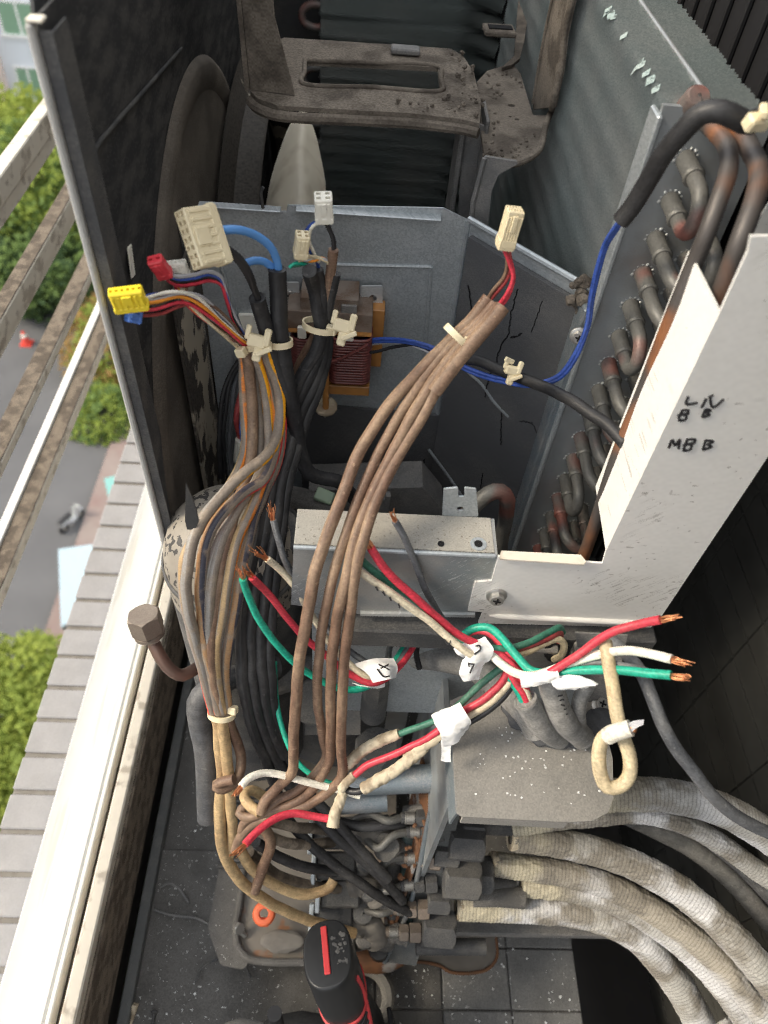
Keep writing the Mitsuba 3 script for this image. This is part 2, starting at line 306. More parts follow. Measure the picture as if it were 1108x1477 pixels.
mat('mottled_cream', lambda p, n, uv: mix(mix((.30, .27, .225), (.20, .178, .15), grime(p)), (.05, .047, .044), smoothstep(.57, .61, fbm(p.x * 260 + p.y * 60, p.y * 300, p.z * 170, 4))), .6)
mat('dusty_lagging', dusty((.085, .082, .078), (.17, .16, .148), .42, .5), .9)
mat('mottled_plate', lambda p, n, uv: mix(mix((.02, .018, .016), (.07, .06, .05), noise(p.x * 700, p.y * 700, p.z * 700)), (.30, .265, .21), smoothstep(.47, .56, fbm(p.y * 75, p.z * 60, p.x * 20, 5))), .7)
mat('rubble_rust', lambda p, n, uv: mix((.20, .085, .035), (.10, .06, .04), grime(p, 1.5)), .9)
mat('pale_green', (.32, .42, .30), .5)
mat('slate_pipe', cable_colour((.07, .073, .08), (.13, .125, .12), .35), .6)
mat('nut_bronze', lambda p, n, uv: mix((.15, .115, .09), (.24, .20, .165), grime(p, .7)) * (.85 + .3 * noise(p.x * 1400, p.y * 1400, p.z * 1400)), .5, .35)
mat('dark_teal', dusty((.03, .055, .055), (.09, .10, .095), .4, .6), .6)
mat('dark_steel_paint', dusty((.10, .105, .105), (.17, .165, .155), .35, .5), .6)
mat('floor_metal', dusty((.10, .097, .093), (.15, .145, .138), .5, .35, .03, (.4, .4, .39)), .8)
mat('asphalt', lambda p, n, uv: mix((.09, .09, .095), (.13, .13, .135), fbm(p.x * .6, p.y * .6, 0, 4)), .9)
mat('pavement_brick', lambda p, n, uv: mix((.20, .13, .12), (.26, .23, .21), fbm(p.x * 1.5, p.y * 1.5, 0, 4)), .9)
mat('soil', (.07, .075, .05), .95)
mat('bark', (.16, .13, .10), .9)
for k, c in (('leaf_bright', (.30, .37, .09)), ('leaf_mid', (.18, .26, .09)), ('leaf_dark', (.11, .17, .08)), ('leaf_lime', (.36, .42, .10)), ('leaf_orange', (.42, .28, .12))):
    scene[k] = {'type': 'principledthin', 'base_color': {'type': 'rgb', 'value': c}, 'roughness': .6, 'diff_trans': .9}
mat('pale_wall', (.66, .70, .76), .7)
mat('pink_wall', (.62, .52, .47), .8)
mat('white_frame', (.78, .78, .77), .6)
mat('green_glass', (.22, .36, .25), .2)
mat('cone_red', (.62, .06, .04), .5)
mat('awning_blue', (.36, .46, .52), .6)
mat('awning_teal', (.18, .38, .36), .6)
mat('drill_grip', dusty((.02, .021, .023), (.06, .058, .055), .25, .5), .6)
mat('drill_black', (.017, .018, .02), .35)
mat('drill_red', (.52, .045, .05), .45)
mat('old_linen', dusty((.20, .185, .165), (.12, .11, .10), .45, .6), .9)
mat('dusty_stone', lambda p, n, uv: mix(mix((.13, .128, .125), (.22, .218, .212), fbm(p.x * 45, p.y * 45, p.z * 45, 5)), (.50, .50, .49), specks(p, 460, .84, .9) * smoothstep(.4, .6, grime(p, .5))) * (.8 + .4 * noise(p.x * 1100, p.y * 1100, p.z * 300)), .85)
mat('dust_top', lambda p, n, uv: mix(mix((.27, .262, .24), (.37, .35, .31), grime(p, .7)), (.13, .115, .10), specks(p, 1100, .70, .80) * .8) * (.82 + .36 * noise(p.x * 1700, p.y * 1700, p.z * 1700)), .9, spec=.2)
mat('stub_copper', lambda p, n, uv: mix((.20, .10, .07), (.10, .08, .07), grime(p, .6)), .45, .3)
mat('fin_edge', dusty((.33, .41, .39), (.42, .46, .44), .4, .5), .5, .2)
mat('orifice_brown', dusty((.075, .064, .053), (.125, .108, .088), .45, .4), .8)

# ================================================================ the opened air conditioner
AC = thing('air_conditioner', 'opened grey outdoor air conditioner unit with its cover off, coil and compressor bay exposed', 'air conditioner')
XF, YN, YB = -0.12, 0.30, 0.455            # front panel, its near edge, bulkhead
ZT, ZB = H - 0.096, 0.065                    # cabinet top, base
# --- front panel
fp = part(AC, 'front_panel', [box(XF - .0015, XF, YN + .002, 0.99, ZB, ZT, 0)], 'fan_soot', False, 'front panel, black with soot inside')
part(fp, 'edge_flange', [box(XF - .0028, XF + .0003, YN, YN + .006, ZB, ZT, .0009)], 'panel_edge')
part(fp, 'return_flange', [box(XF + .0006, XF + .0058, YN + .003, YN + .0045, ZB, ZT - .003), box(XF + .0015, XF + .0026, YN + .006, YN + .03, ZB, ZT - .006)], 'dark_grey')
part(fp, 'corner_tab', box(XF - .002, XF + .004, YN + .0002, YN + .006, ZT + .0003, ZT + .0016, .0004), 'cream_paint')
crease = [(-0.119,0.5269,0.7045),(-0.119,0.4721,0.7111),(-0.119,0.4135,0.7179),(-0.119,0.3655,0.7235),(-0.119,0.3295,0.7258),(-0.119,0.316,0.7199),(-0.119,0.3123,0.7),(-0.119,0.3151,0.6658)]
part(fp, 'pressed_crease', tube([V(p) + (0, 0, 0) for p in crease], .0012, 8), 'fan_soot')
for i, (u) in enumerate([(-0.119,0.346,0.6634), (-0.119,0.3123,0.6707), (-0.119,0.3249,0.5895), (-0.119,0.3154,0.6221)]):
    part(fp, 'peeled_sticker', obox(V(u) + (.0008, 0, 0), (0, .25, 1), (0, 1, 0), (.016, .034, .014, .010)[i], (.007, .006, .006, .005)[i], .0008, .0003), 'white_plastic')
# --- fan opening with its rim
yr, zr, rr_ = .53, H - .41, .213
part(AC, 'fan_opening_rim', lathe([(rr_ + .006, .0), (rr_ + .003, .003), (rr_, .0042), (rr_ - .006, .0045), (rr_ - .012, .0036), (rr_ - .016, .002), (rr_ - .016, 0)], (XF + .0002, yr, zr), (1, 0, 0), 96), 'orifice_brown', 60, 'raised rim of the fan opening, brown with dirt')
part(AC, 'fan_orifice', lathe([(rr_ - .015, .0015), (rr_ - .05, .0030), (.001, .0030)], (XF + .0004, yr, zr), (1, 0, 0), 72), 'orifice_brown', 60, 'fan orifice plate brown with dirt')
part(AC, 'orifice_side', box(XF + .0075, XF + .0095, .385, .452, .1, H - .262), 'mottled_plate', False, 'plate mottled with peeling cream and black dirt')
yc, zc, ra = .705, H - .50, .235
part(AC, 'bell_mouth', lathe([(ra + .02, .003), (ra + .012, .006), (ra, .012), (ra - .004, .030), (ra - .006, .032), (ra - .006, .026), (ra - .004, .009), (ra + .01, 0)], (XF + .004, yc, zc), (1, 0, 0), 64), 'mottled_orifice')
part(AC, 'far_side_panel', box(XF, .20, .985, .99, ZB, H - .10), 'dark_steel', False)
# --- fan
fan = part(AC, 'fan', lathe([(.001, .05), (.035, .05), (.045, .044), (.048, .0), (.044, -.03), (.001, -.03)], (-.075, yc, zc), (1, 0, 0)), 'fan_cream', 40, 'cream propeller fan')
cols = [[(-0.0846,0.595,0.5472), (-0.0817,0.612,0.5572), (-0.0798,0.639,0.5676), (-0.0753,0.666,0.5781), (-0.068,0.693,0.5914), (-0.0587,0.72,0.5975)], [(-0.0669,0.557,0.5693), (-0.0666,0.58,0.5749), (-0.066,0.613,0.581), (-0.0641,0.646,0.5861), (-0.0605,0.679,0.5959), (-0.0574,0.712,0.6013)], [(-0.0491,0.545,0.5771), (-0.0487,0.57,0.5813), (-0.0502,0.605,0.586), (-0.054,0.64,0.5895), (-0.0553,0.675,0.5979), (-0.0572,0.71,0.6021)], [(-0.0309,0.595,0.551), (-0.0331,0.612,0.5607), (-0.0335,0.639,0.5659), (-0.0388,0.666,0.5764), (-0.0467,0.693,0.5899), (-0.0574,0.72,0.5976)]]
G0 = np.array([[V(c[r]) for c in cols] for r in range(6)])
for k in range(3):
    t = 2 * math.pi * k / 3; G = G0.copy(); dy, dz = G0[..., 1] - .66, G0[..., 2] - zc
    G[..., 1] = .66 + dy * math.cos(t) - dz * math.sin(t); G[..., 2] = zc + dy * math.sin(t) + dz * math.cos(t)
    part(fan, 'blade', sheet(G, .0028, 5), 'fan_cream', 50)
# --- condenser coil: two rows of fins, tubes, tube sheet and return bends
YC, XC0, XC1, ZC0, ZC1 = .378, .1405, .190, .07, H - .131
coil = part(AC, 'condenser_coil', [box(.1625, .1665, YC + .004, .92, ZC0, ZC1 - .004)], 'fin_metal', False, 'green grey finned condenser coil along the back and far side')
def fin_strip(xa, xb, z0, z1, wave, n=96):
    z = np.linspace(z0, z1, n); w = wave * np.cos(2 * np.pi * (z - z0) / .021)
    A = np.stack([xa - w, z], 1); B = np.stack([xb + 0 * w, z], 1)
    v = np.vstack([A, B]); i = np.arange(n - 1)
    return v, np.vstack([np.stack([i, i + n, i + 1], 1), np.stack([i + 1, i + n, i + n + 1], 1)])
def fins(x0, x1, ya, yb, pitch, topj=.0012):
    vs, fs, b = [], [], 0; v, f = fin_strip(x0, x1, ZC0, ZC1, .0007)
    for y in np.arange(ya, yb, pitch):
        q = np.empty((len(v), 3)); q[:, 0] = v[:, 0] + rng.uniform(-.0002, .0002); q[:, 2] = v[:, 1] + (v[:, 1] > ZC1 - 1e-6) * rng.uniform(-topj, topj)
        q[:, 1] = y + .0008 * np.sin(2 * np.pi * (v[:, 1] - ZC1) / .0213) + .0004 * (nnoise(np.stack([v[:, 1] * 60, v[:, 0] * 0 + y * 25, v[:, 0] * 0], 1)) - .5)
        vs.append(q); fs.append(f + b); b += len(q)
    return trimesh.Trimesh(np.vstack(vs), np.vstack(fs), process=False)
part(coil, 'fins', [fins(XC0, .1635, YC + .003, .895, .0016), fins(.1655, XC1, YC + .003, .915, .0016)], 'fin_metal', True, kind='stuff')
# far leg: fins standing across x
def far_fins(ya, yb, xa, xb):
    vs, fs, b = [], [], 0; v, f = fin_strip(ya, yb, ZC0, ZC1, .0022, 96)
    for x in np.arange(xa, xb, .0018):
        t = max(0, (x - .09) / .05); q = np.empty((len(v), 3)); q[:, 1] = v[:, 0] - .035 * t * t; q[:, 0] = x + .0022 * np.sin(2 * np.pi * (v[:, 1] - ZC1) / .0213); q[:, 2] = v[:, 1]
        vs.append(q); fs.append(f[:, ::-1] + b); b += len(q)
    return trimesh.Trimesh(np.vstack(vs), np.vstack(fs), process=False)
part(coil, 'far_fins', [far_fins(.94, .962, -.055, .1395), box(-.055, .14, .945, .962, ZC0, ZC1 - .003)], 'fin_metal', True, kind='stuff')
for z in np.arange(H - .20, H - .62, -.063):
    part(coil, 'far_bend', tube([(-.05, .95, z), (-.066, .95, z), (-.075, .95, z - .006), (-.075, .95, z - .016), (-.066, .95, z - .021), (-.05, .95, z - .021)], .0042, 10), 'brazed_copper')
for k in range(30):                                           # fins bent over along the top edge
    y = .384 + .45 * rng.random() ** 1.5; h = rng.uniform(.0006, .0022) * (3.5 if k % 10 == 4 else 1)
    part(coil, 'bent_fin', sheet([[(XC0 + .001, y, ZC1), (XC0 + .003, y + .006, ZC1 + .001)], [(XC0 - .002 - h * .3, y - .001, ZC1 - h), (XC0 - .0012, y + .004, ZC1 - h * .7)]], .0002, 3), 'fin_edge', False)
part(coil, 'top_ridge', [box(.1632, .1658, YC + .01, .90, ZC1 - .002, ZC1 + .0016, .0008)], 'sheet_steel')
ts = part(AC, 'tube_sheet', box(.1405, .196, .372, .375, .07, H - .132), 'sheet_steel', False, 'steel tube sheet at the near end of the coil')
part(ts, 'edge_flange', box(.1385, .1415, .369, .384, .07, H - .136, .0008), 'galvanised')
zs = [H - .156 - .0213 * k for k in range(30)]
def hairpin(p, q, reach):
    p, q = V(p), V(q); f = V((0, -1, -.06)); m = (p + q) / 2; d = (q - p) / 2
    arc = [m - d * math.cos(t) + f * (reach + np.linalg.norm(d) * math.sin(t)) for t in np.linspace(0, math.pi, 9)]
    return tube([p + V((0, .004, 0)), p + f * reach * .5] + arc + [q + f * reach * .5, q + V((0, .004, 0))], .0040, 12)
XR, XR2 = .1605, .1815
pairs = [(0, 1, 'v'), (2, 2, 'h'), (3, 3, 'h'), (4, 5, 'v'), (6, 6, 'h'), (7, 7, 'h'), (8, 8, 'h'), (9, 9, 'h'), (10, 11, 'v'), (12, 12, 'h'), (13, 13, 'h'), (14, 15, 'v'), (16, 16, 'h'), (17, 18, 'v'), (19, 19, 'h')]
for a, b, kind in pairs:
    A = (XR, .372, zs[a]); B = (XR, .372, zs[b]) if kind == 'v' else (XR2, .372, zs[b] - .0107)
    hb = part(ts, 'return_bend', hairpin(A, B, .026 if kind == 'v' else .032), 'brazed_copper')
    for P in (A, B):
        part(ts, 'collar', lathe([(.0040, -.001), (.0052, 0), (.0048, .004), (.0048, .016), (.0055, .0175), (.0048, .019), (.0040, .019)], V(P) + (0, .001, 0), (0, -1, -.06), 16), 'brazed_copper')
        part(ts, 'solder_ring', [lump(V(P) + (.0057 * math.cos(t), .0005, .0057 * math.sin(t)), rng.uniform(.0006, .0013), i, .5, 1) for i, t in enumerate(np.linspace(0, 3.3, 8))], 'solder', False)
for a in (1, 4, 6, 9, 12, 15):
    part(ts, 'return_bend', hairpin((XR2, .372, zs[a] - .0107), (XR2, .372, zs[a + 1] - .0107), .024), 'brazed_copper')
# --- header pipes in front of the tube sheet
part(AC, 'header_pipe', tube([(0.1552,0.3743,0.7518),(0.1576,0.3658,0.7467),(0.1582,0.3485,0.7475),(0.1572,0.3261,0.7489),(0.1553,0.3132,0.7443),(0.1515,0.3038,0.738),(0.1486,0.2959,0.7264),(0.1486,0.2952,0.7137),(0.1475,0.2921,0.6907),(0.1494,0.2923,0.6428),(0.1485,0.2875,0.5968),(0.1522,0.2837,0.5267),(0.1545,0.2855,0.4867)], .0039, 14), 'copper_pipe', label='front copper header pipe, dark at the top and orange below')
part(AC, 'header_pipe', tube([(0.1674,0.3625,0.7496),(0.1668,0.3458,0.7511),(0.1666,0.3277,0.7498),(0.1649,0.3065,0.7487),(0.1612,0.2935,0.7424),(0.1565,0.282,0.7317),(0.1568,0.2793,0.7157),(0.1574,0.2774,0.6924),(0.164,0.284,0.651),(0.1697,0.2845,0.5904)], .0042, 14), 'copper_pipe', label='rear copper header pipe bending past the white panel')
part(AC, 'header_cap', lathe([(.001, .005), (.005, .005), (.0062, .003), (.0062, -.012)], (0.1551,0.3738,0.7502), (0, -.5, .6), 18), 'brazed_copper')
part(AC, 'rear_inner_panel', polyplate([(.192, .335, H - .34), (.186, .335, H - .20), (.194, .335, H - .135), (.224, .335, H - .125), (.224, .335, H - .34)], .0012, (0, 1, 0)), 'white_paint', False)
# --- white side panel with notch, flange and handwriting
wp = part(AC, 'side_panel', polyplate([(0.1444,0.25,0.717),(0.1436,0.25,0.7441),(0.142,0.25,0.7498),(0.1957,0.25,0.755),(0.2014,0.25,0.746),(0.2014,0.25,0.4942),(0.1993,0.25,0.4823),(0.0874,0.25,0.479),(0.0879,0.25,0.4922),(0.0785,0.25,0.4931),(0.0778,0.25,0.5242),(0.0873,0.25,0.5264),(0.0869,0.25,0.5504),(0.1476,0.25,0.5483),(0.1461,0.25,0.56)], .0014, (0, 1, 0)), 'white_paint', 20, 'white painted side panel with black marker writing')
part(wp, 'flange', polyplate([(0.1468,0.3018,0.7141),(0.1468,0.2542,0.7143),(0.1468,0.2512,0.5584),(0.1468,0.2942,0.5652)], .0012, (1, 0, 0)), 'white_paint', False)
part(wp, 'top_lip', polyplate([(0.0874,0.2498,0.552),(0.0886,0.2533,0.552),(0.1346,0.2529,0.552),(0.1369,0.2482,0.552),(0.135,0.2461,0.552),(0.0876,0.2474,0.552)], .0012, (0, 0, -1)), 'cream_paint', False)
a, b = V((0.0927,0.2495,0.4893)), V((0.1976,0.2495,0.4881))
part(wp, 'pressed_bead', sweep(np.linspace(a, b, 20), np.r_[.0004, .0018, np.full(16, .0022), .0018, .0004], 10)[0], 'white_paint')
WY = .2497
inkpaths = [[(0.1485,0.2497,0.6741),(0.1493,0.2497,0.6697),(0.1539,0.2497,0.6709)], [(0.1569,0.2497,0.6735),(0.1569,0.2497,0.6682)], [(0.1578,0.2497,0.6752),(0.1621,0.2497,0.6686),(0.1647,0.2497,0.6737)], [(0.1585,0.2497,0.6757),(0.159,0.2497,0.6753)],
            [(0.1488,0.2497,0.666),(0.149,0.2497,0.6613)], [(0.1485,0.2497,0.6659),(0.1516,0.2497,0.6662),(0.1516,0.2497,0.6636),(0.1491,0.2497,0.6635),(0.1518,0.2497,0.6632),(0.1523,0.2497,0.6603),(0.1491,0.2497,0.6601)], [(0.1477,0.2497,0.6629),(0.1526,0.2497,0.6646)],
            [(0.1591,0.2497,0.6675),(0.1593,0.2497,0.6629)], [(0.1591,0.2497,0.6675),(0.1619,0.2497,0.6669),(0.1599,0.2497,0.6655),(0.1623,0.2497,0.6644),(0.1598,0.2497,0.6625)],
            [(0.1515,0.2497,0.6424),(0.1511,0.2497,0.6478),(0.154,0.2497,0.6439),(0.1545,0.2497,0.6485),(0.1563,0.2497,0.6422)], [(0.1581,0.2497,0.6479),(0.1589,0.2497,0.6415)], [(0.1576,0.2497,0.6483),(0.1619,0.2497,0.6486),(0.1616,0.2497,0.6459),(0.1585,0.2497,0.6452),(0.1616,0.2497,0.645),(0.1619,0.2497,0.6417),(0.1588,0.2497,0.641)], [(0.1576,0.2497,0.6442),(0.1626,0.2497,0.6469)],
            [(0.1669,0.2497,0.6485),(0.1682,0.2497,0.6422)], [(0.1666,0.2497,0.6485),(0.1712,0.2497,0.6479),(0.1687,0.2497,0.6459),(0.1715,0.2497,0.6447),(0.1682,0.2497,0.6422)]]
part(wp, 'marker_writing', strokes(inkpaths, .00065), 'ink', True, 'hand written letters in black marker')
def screw(parent, o, ax, r, name='screw'):
    s = part(parent, name, [lathe([(r * 1.5, 0), (r * 1.5, .0012), (r * 1.25, .0018), (r * .9, .0019)], o, ax, 24), hexprism(V(o) + unit(ax) * .0016, ax, r * 1.9, r * .9)], 'screw_metal', 30)
    m = V(o) + unit(ax) * (.0017 + r * .9); e = unit(np.cross(ax, (.2, .3, 1))); g = np.cross(unit(ax), e)
    part(s, 'slot', [obox(m, e, g, r * 1.1, r * .28, .0006), obox(m, g, e, r * 1.1, r * .28, .0008)], 'crack_black', False)
screw(wp, (0.0929,0.2498,0.5124), (-.05, -1, .12), .0042)
# --- bulkhead with pads, dividing fan and compressor bays
P = lambda u: V(u)
bl = [(-0.1089,0.455,0.6366), (-0.0585,0.455,0.6416), (-0.0577,0.455,0.6379), (-0.0483,0.455,0.6386), (-0.0473,0.455,0.6429), (0.0528,0.455,0.6481), (0.0702,0.455,0.6409), (0.0763,0.455,0.4697), (.071, .455, .10), (-.111, .455, .10)]
bh = part(AC, 'bulkhead', polyplate(bl, .0012, (0, 1, 0)), 'galvanised', False, 'galvanised bulkhead sheet between fan and compressor')
part(bh, 'top_flange', [box(-.104, -.0515, .449, .456, H - .240, H - .2385, .0005), box(-.042, .052, .449, .456, H - .2385, H - .237, .0005)], 'galvanised')
fold = V((0.0702,0.455,0.6409)); fb = V((fold[0] + .004, .455, .10)); rt = V((.1405, .389, H - .2435)); rb = V((.1405, .389, .10))
part(bh, 'angled_wing', polyplate([fold, rt, rb, fb], .0012, (.3, 1, 0)), 'galvanised', False)
wn = unit(np.cross(rt - fold, (0, 0, -1))); wn = wn if wn[1] < 0 else -wn
part(bh, 'fold_bead', [rod(fold + wn * .0005, fb + wn * .0005, .0018, 8), rod(fold + (0, 0, .001), rt + (0, 0, .001), .0022, 8)], 'galvanised')
pad_top = .010
pw = [fold + (rt - fold) * .05 - (0, 0, .008), fold + (rt - fold) * .97 - (0, 0, .008), rb + wn * 0 - (0, 0, 0) + (fb - rb) * .03, fb + (rb - fb) * .05]
pad = part(bh, 'insulation_pad', polyplate([q + wn * .0045 for q in pw], .004, -wn), 'sound_pad', False, 'cracked charcoal sound pad on the angled wing')
wing = lambda s, z: fold + (rt - fold) * s - V((0, 0, 1)) * z + wn * .0046
def jag(c):
    P_ = np.array(c, float); t = np.linspace(0, len(P_) - 1, 7 * len(P_)); Q = np.stack([np.interp(t, range(len(P_)), P_[:, k]) for k in range(2)], 1); Q[1:-1] += nrs.uniform(-1, 1, (len(Q) - 2, 2)) * (.006, .0009); return Q
for c in ([(.52, .022), (.51, .04), (.53, .055), (.48, .075), (.49, .085)], [(.49, .085), (.45, .10), (.455, .118)], [(.72, .02), (.70, .045)],
        [(.62, .118), (.66, .135), (.70, .15)], [(.80, .118), (.90, .112), (.97, .118)], [(.12, .04), (.20, .06), (.28, .068)], [(.60, .19), (.62, .21), (.68, .22)], [(.55, .058), (.60, .055), (.63, .05)]): part(pad, 'crack', strokes([[wing(*q) for q in jag(c)]], .0005), 'crack_black')
part(pad, 'scrape', strokes([[wing(*q) for q in [(.16, .095), (.25, .106), (.40, .109), (.55, .117), (.70, .121)]]], .0011), 'sheet_steel')
pl = [(-0.0426,0.4515,0.4771), (0.077,0.4515,0.4722), (.071, .4515, .12), (-.04, .4515, .12)]
pad2 = part(bh, 'insulation_pad', polyplate(pl, .003, (0, 1, 0)), 'sound_pad', False, 'dark sound pad below the bare metal of the bulkhead')
for c in ([(0.0528,0.4513,0.3863),(0.0534,0.4513,0.4066),(0.0659,0.4513,0.4164)], [(0.0654,0.4513,0.4216),(0.0665,0.4513,0.4058),(0.0645,0.4513,0.3834)]): part(pad2, 'crack', strokes([c], .0006), 'crack_black')
a = [(0.074,0.4128,0.5039), (0.1,0.3911,0.5022), (0.13,0.3627,0.492)]
part(bh, 'lower_weld_seam', strokes([[fold + (rt - fold) * .02 - (0, 0, .205) + wn * .006, fold + (rt - fold) * .35 - (0, 0, .222) + wn * .006, fold + (rt - fold) * .92 - (0, 0, .262) + wn * .006]], .0013), 'sheet_steel')
for u in ([(-0.0376,0.4535,0.5274), (0.0507,0.4535,0.6093), (0.0678,0.4535,0.4383)], [(-0.1111,0.4535,0.5247), (-0.1092,0.4535,0.4255), (-0.101,0.4535,0.5711)]): pass
part(bh, 'pressed_rib', [rod((0.0497,0.4545,0.606), (0.0547,0.4545,0.4984), .0015, 8), rod((-0.0225,0.4545,0.6029), (0.0497,0.4545,0.606), .0012, 8)], 'galvanised')
part(bh, 'pressed_rib', [rod((-0.0881,0.4545,0.5626), (-0.0957,0.4545,0.4255), .002, 8), rod((-0.0881,0.4545,0.5626), (-0.0945,0.4545,0.5983), .0016, 8)], 'galvanised')
part(bh, 'side_lip', box(-.1175, -.1105, .444, .4546, .10, H - .246, .0008), 'dark_grey')
part(bh, 'corner_debris', [lump(V(rt) + (rng.uniform(-.012, .006), rng.uniform(-.008, .004), rng.uniform(-.012, .006)), rng.uniform(.002, .0045), i, .6, 1) for i in range(22)], 'bracket_dirt', False, kind='stuff')
part(bh, 'wire_hook', tube([(-0.0626,0.452,0.6405),(-0.0632,0.452,0.6451),(-0.0633,0.452,0.6523),(-0.0618,0.452,0.6551)], .0011, 8), 'dark_steel')
jn = part(AC, 'joining_strip', box(.1345, .1395, .372, .388, .09, H - .246, .001), 'blue_steel', label='steel strip joining bulkhead and coil')
screw(jn, V((0.134,0.3684,0.6194)) + (0, -.001, 0), (-.2, -1, .2), .0035)
# --- motor bracket over the coil
ZM = H - .20
mb = part(AC, 'motor_bracket', polyplate([(-0.0711,0.631,0.68),(-0.0651,0.64,0.68),(0.0168,0.6434,0.68),(0.0634,0.6447,0.68),(0.0723,0.6317,0.68),(0.0783,0.5978,0.68),(0.0788,0.5411,0.68),(0.0752,0.5088,0.68),(0.0645,0.5135,0.68),(0.0285,0.517,0.68),(-0.0146,0.5147,0.68),(-0.0581,0.5134,0.68),(-0.0717,0.5222,0.68),(-0.0781,0.5337,0.68),(-0.0822,0.5713,0.68),(-0.0781,0.6047,0.68)], .003, (0, 0, -1), holes=[[(-0.0459,0.595,0.68),(0.0518,0.6032,0.68),(0.0517,0.5576,0.68),(-0.0437,0.5513,0.68)]]), 'bracket_dirt', 30, 'fan motor bracket caked with brown dirt')
edge = [(-0.0781,0.5337,0.68),(-0.0717,0.5222,0.68),(-0.0581,0.5134,0.68),(-0.0146,0.5147,0.68),(0.0285,0.517,0.68),(0.0645,0.5135,0.68),(0.0752,0.5088,0.68)]
part(mb, 'front_lip', [sweep(resample(spline([V(p) + (0, -.001, -.006) for p in edge], 6), .003)[0], np.full(len(resample(spline([V(p) for p in edge], 6), .003)[0]), .0035), 8)[0]], 'bracket_dirt')
part(mb, 'slot_rim', tube([V(p) + (0, 0, .0006) for p in [(-0.0459,0.595,0.68),(0.0024,0.5997,0.68),(0.0518,0.6032,0.68),(0.0527,0.5793,0.68),(0.0517,0.5576,0.68),(0.0031,0.5543,0.68),(-0.0437,0.5513,0.68),(-0.0448,0.5726,0.68),(-0.0459,0.595,0.68)]], .0017, 8), 'bracket_dirt')
la = [V((-0.0781,0.5337,0.68)), V((-0.0781,0.6047,0.68))]
part(mb, 'upright', [polyplate([la[0], la[1], la[1] + V((-.004, 0, .17)), la[0] + V((-.006, 0, .17))], .003, (-1, 0, 0)), polyplate([la[0], la[0] + V((-.006, 0, .17)), la[0] + V((.012, -.004, .17)), la[0] + V((.018, -.003, .045)), la[0] + V((.03, -.002, .001))], .002, (0, 1, 0))], 'bracket_dirt', 30)
part(mb, 'leg', [polyplate([(0.0667,0.535,0.6716),(0.0828,0.535,0.6681),(0.0922,0.535,0.5927),(0.075,0.535,0.5915)], .003, (0, 1, 0)), box(.066, .070, .53, .56, .10, H - .204, .001), box(.083, .0855, .53, .57, .10, H - .206, .001)], 'mid_grey', 30)
part(mb, 'crust', [lump(V(p) + (rng.uniform(-.004, .004), rng.uniform(-.006, .003), rng.uniform(-.001, .004)), rng.uniform(.0005, .0018), i, .7, 1) for i, p in enumerate([(0.0648,0.6229,0.68),(0.0709,0.61,0.68),(0.0757,0.5905,0.68),(0.0778,0.5651,0.68),(0.0778,0.5409,0.68),(0.0752,0.5198,0.68),(0.0669,0.5217,0.68),(0.0568,0.5255,0.68),(0.0484,0.5262,0.68),(0.038,0.5243,0.68),(0.0656,0.5754,0.68),(0.0689,0.5511,0.68),(0.0623,0.538,0.68),(0.0529,0.5409,0.68),(0.0629,0.5906,0.68),(0.0722,0.5704,0.68),(0.0739,0.5402,0.68),(0.0657,0.5328,0.68),(0.0581,0.5491,0.68),(0.0552,0.5309,0.68),(0.0712,0.5169,0.68),(0.0746,0.6038,0.68),(0.0703,0.6342,0.68),(0.0778,0.5528,0.68),(0.0454,0.5349,0.68),(0.0335,0.5327,0.68),(0.0241,0.5286,0.68)] * 2)], 'bracket_dirt', False, kind='stuff')
part(mb, 'cable_clip', obox((0.0276,0.6243,0.683), (1, 0, 0), (0, 1, 0), .022, .012, .004, .001), 'mid_grey')
# saddle and its two arms next to the coil
saddle = [(0.0849,0.6242,0.665),(0.0953,0.6493,0.665),(0.1178,0.6706,0.665),(0.1222,0.6489,0.665),(0.1219,0.5886,0.665),(0.122,0.5686,0.665),(0.1352,0.5709,0.665),(0.1297,0.5544,0.665),(0.1175,0.5078,0.665),(0.1035,0.4902,0.665),(0.0976,0.4873,0.665),(0.0886,0.4839,0.665),(0.0799,0.4946,0.665),(0.0807,0.5332,0.665),(0.0837,0.5815,0.665)]
sd = part(AC, 'coil_saddle', polyplate(saddle, .003, (0, 0, -1), holes=[((0.1077,0.5834,0.665), .0028), ((0.1091,0.559,0.665), .0018), ((0.1045,0.563,0.665), .0012)], rnd=.002), 'bracket_dirt', 30, 'dirt covered saddle bracket beside the coil')
armp = [(0.1305,0.5487,0.6789),(0.1305,0.5486,0.7019),(0.1305,0.5606,0.72),(0.1305,0.5607,0.7393),(0.1305,0.5655,0.7603),(0.1305,0.6284,0.746),(0.1305,0.6226,0.7227),(0.1305,0.6234,0.7065),(0.1305,0.6213,0.6832),(0.1305,0.6152,0.6514)]
part(sd, 'arm', polyplate(armp, .0022, (1, 0, 0)), 'bracket_dirt', 30)
part(sd, 'arm_lip', [tube([V(p) + (-.0008, 0, 0) for p in [(0.1305,0.5655,0.7603),(0.1305,0.5607,0.7393),(0.1305,0.5606,0.72),(0.1305,0.5486,0.7019),(0.1305,0.5486,0.6808)]] + [V(p) for p in [(0.1372,0.5792,0.6658),(0.1292,0.5523,0.6658),(0.117,0.5059,0.6658),(0.1031,0.4884,0.6658),(0.0929,0.4828,0.6658)]], .0022, 10)[0], tube([V(p) + (-.0006, 0, 0) for p in [(0.1305,0.6284,0.746),(0.1305,0.6226,0.7227),(0.1305,0.6234,0.7065),(0.1305,0.6213,0.6832),(0.1305,0.6144,0.6558)]], .0014, 8)[0]], 'bracket_dirt')
part(sd, 'arm_hook', box(.128, .150, .55, .62, H - .128, H - .125, .0008), 'bracket_dirt')
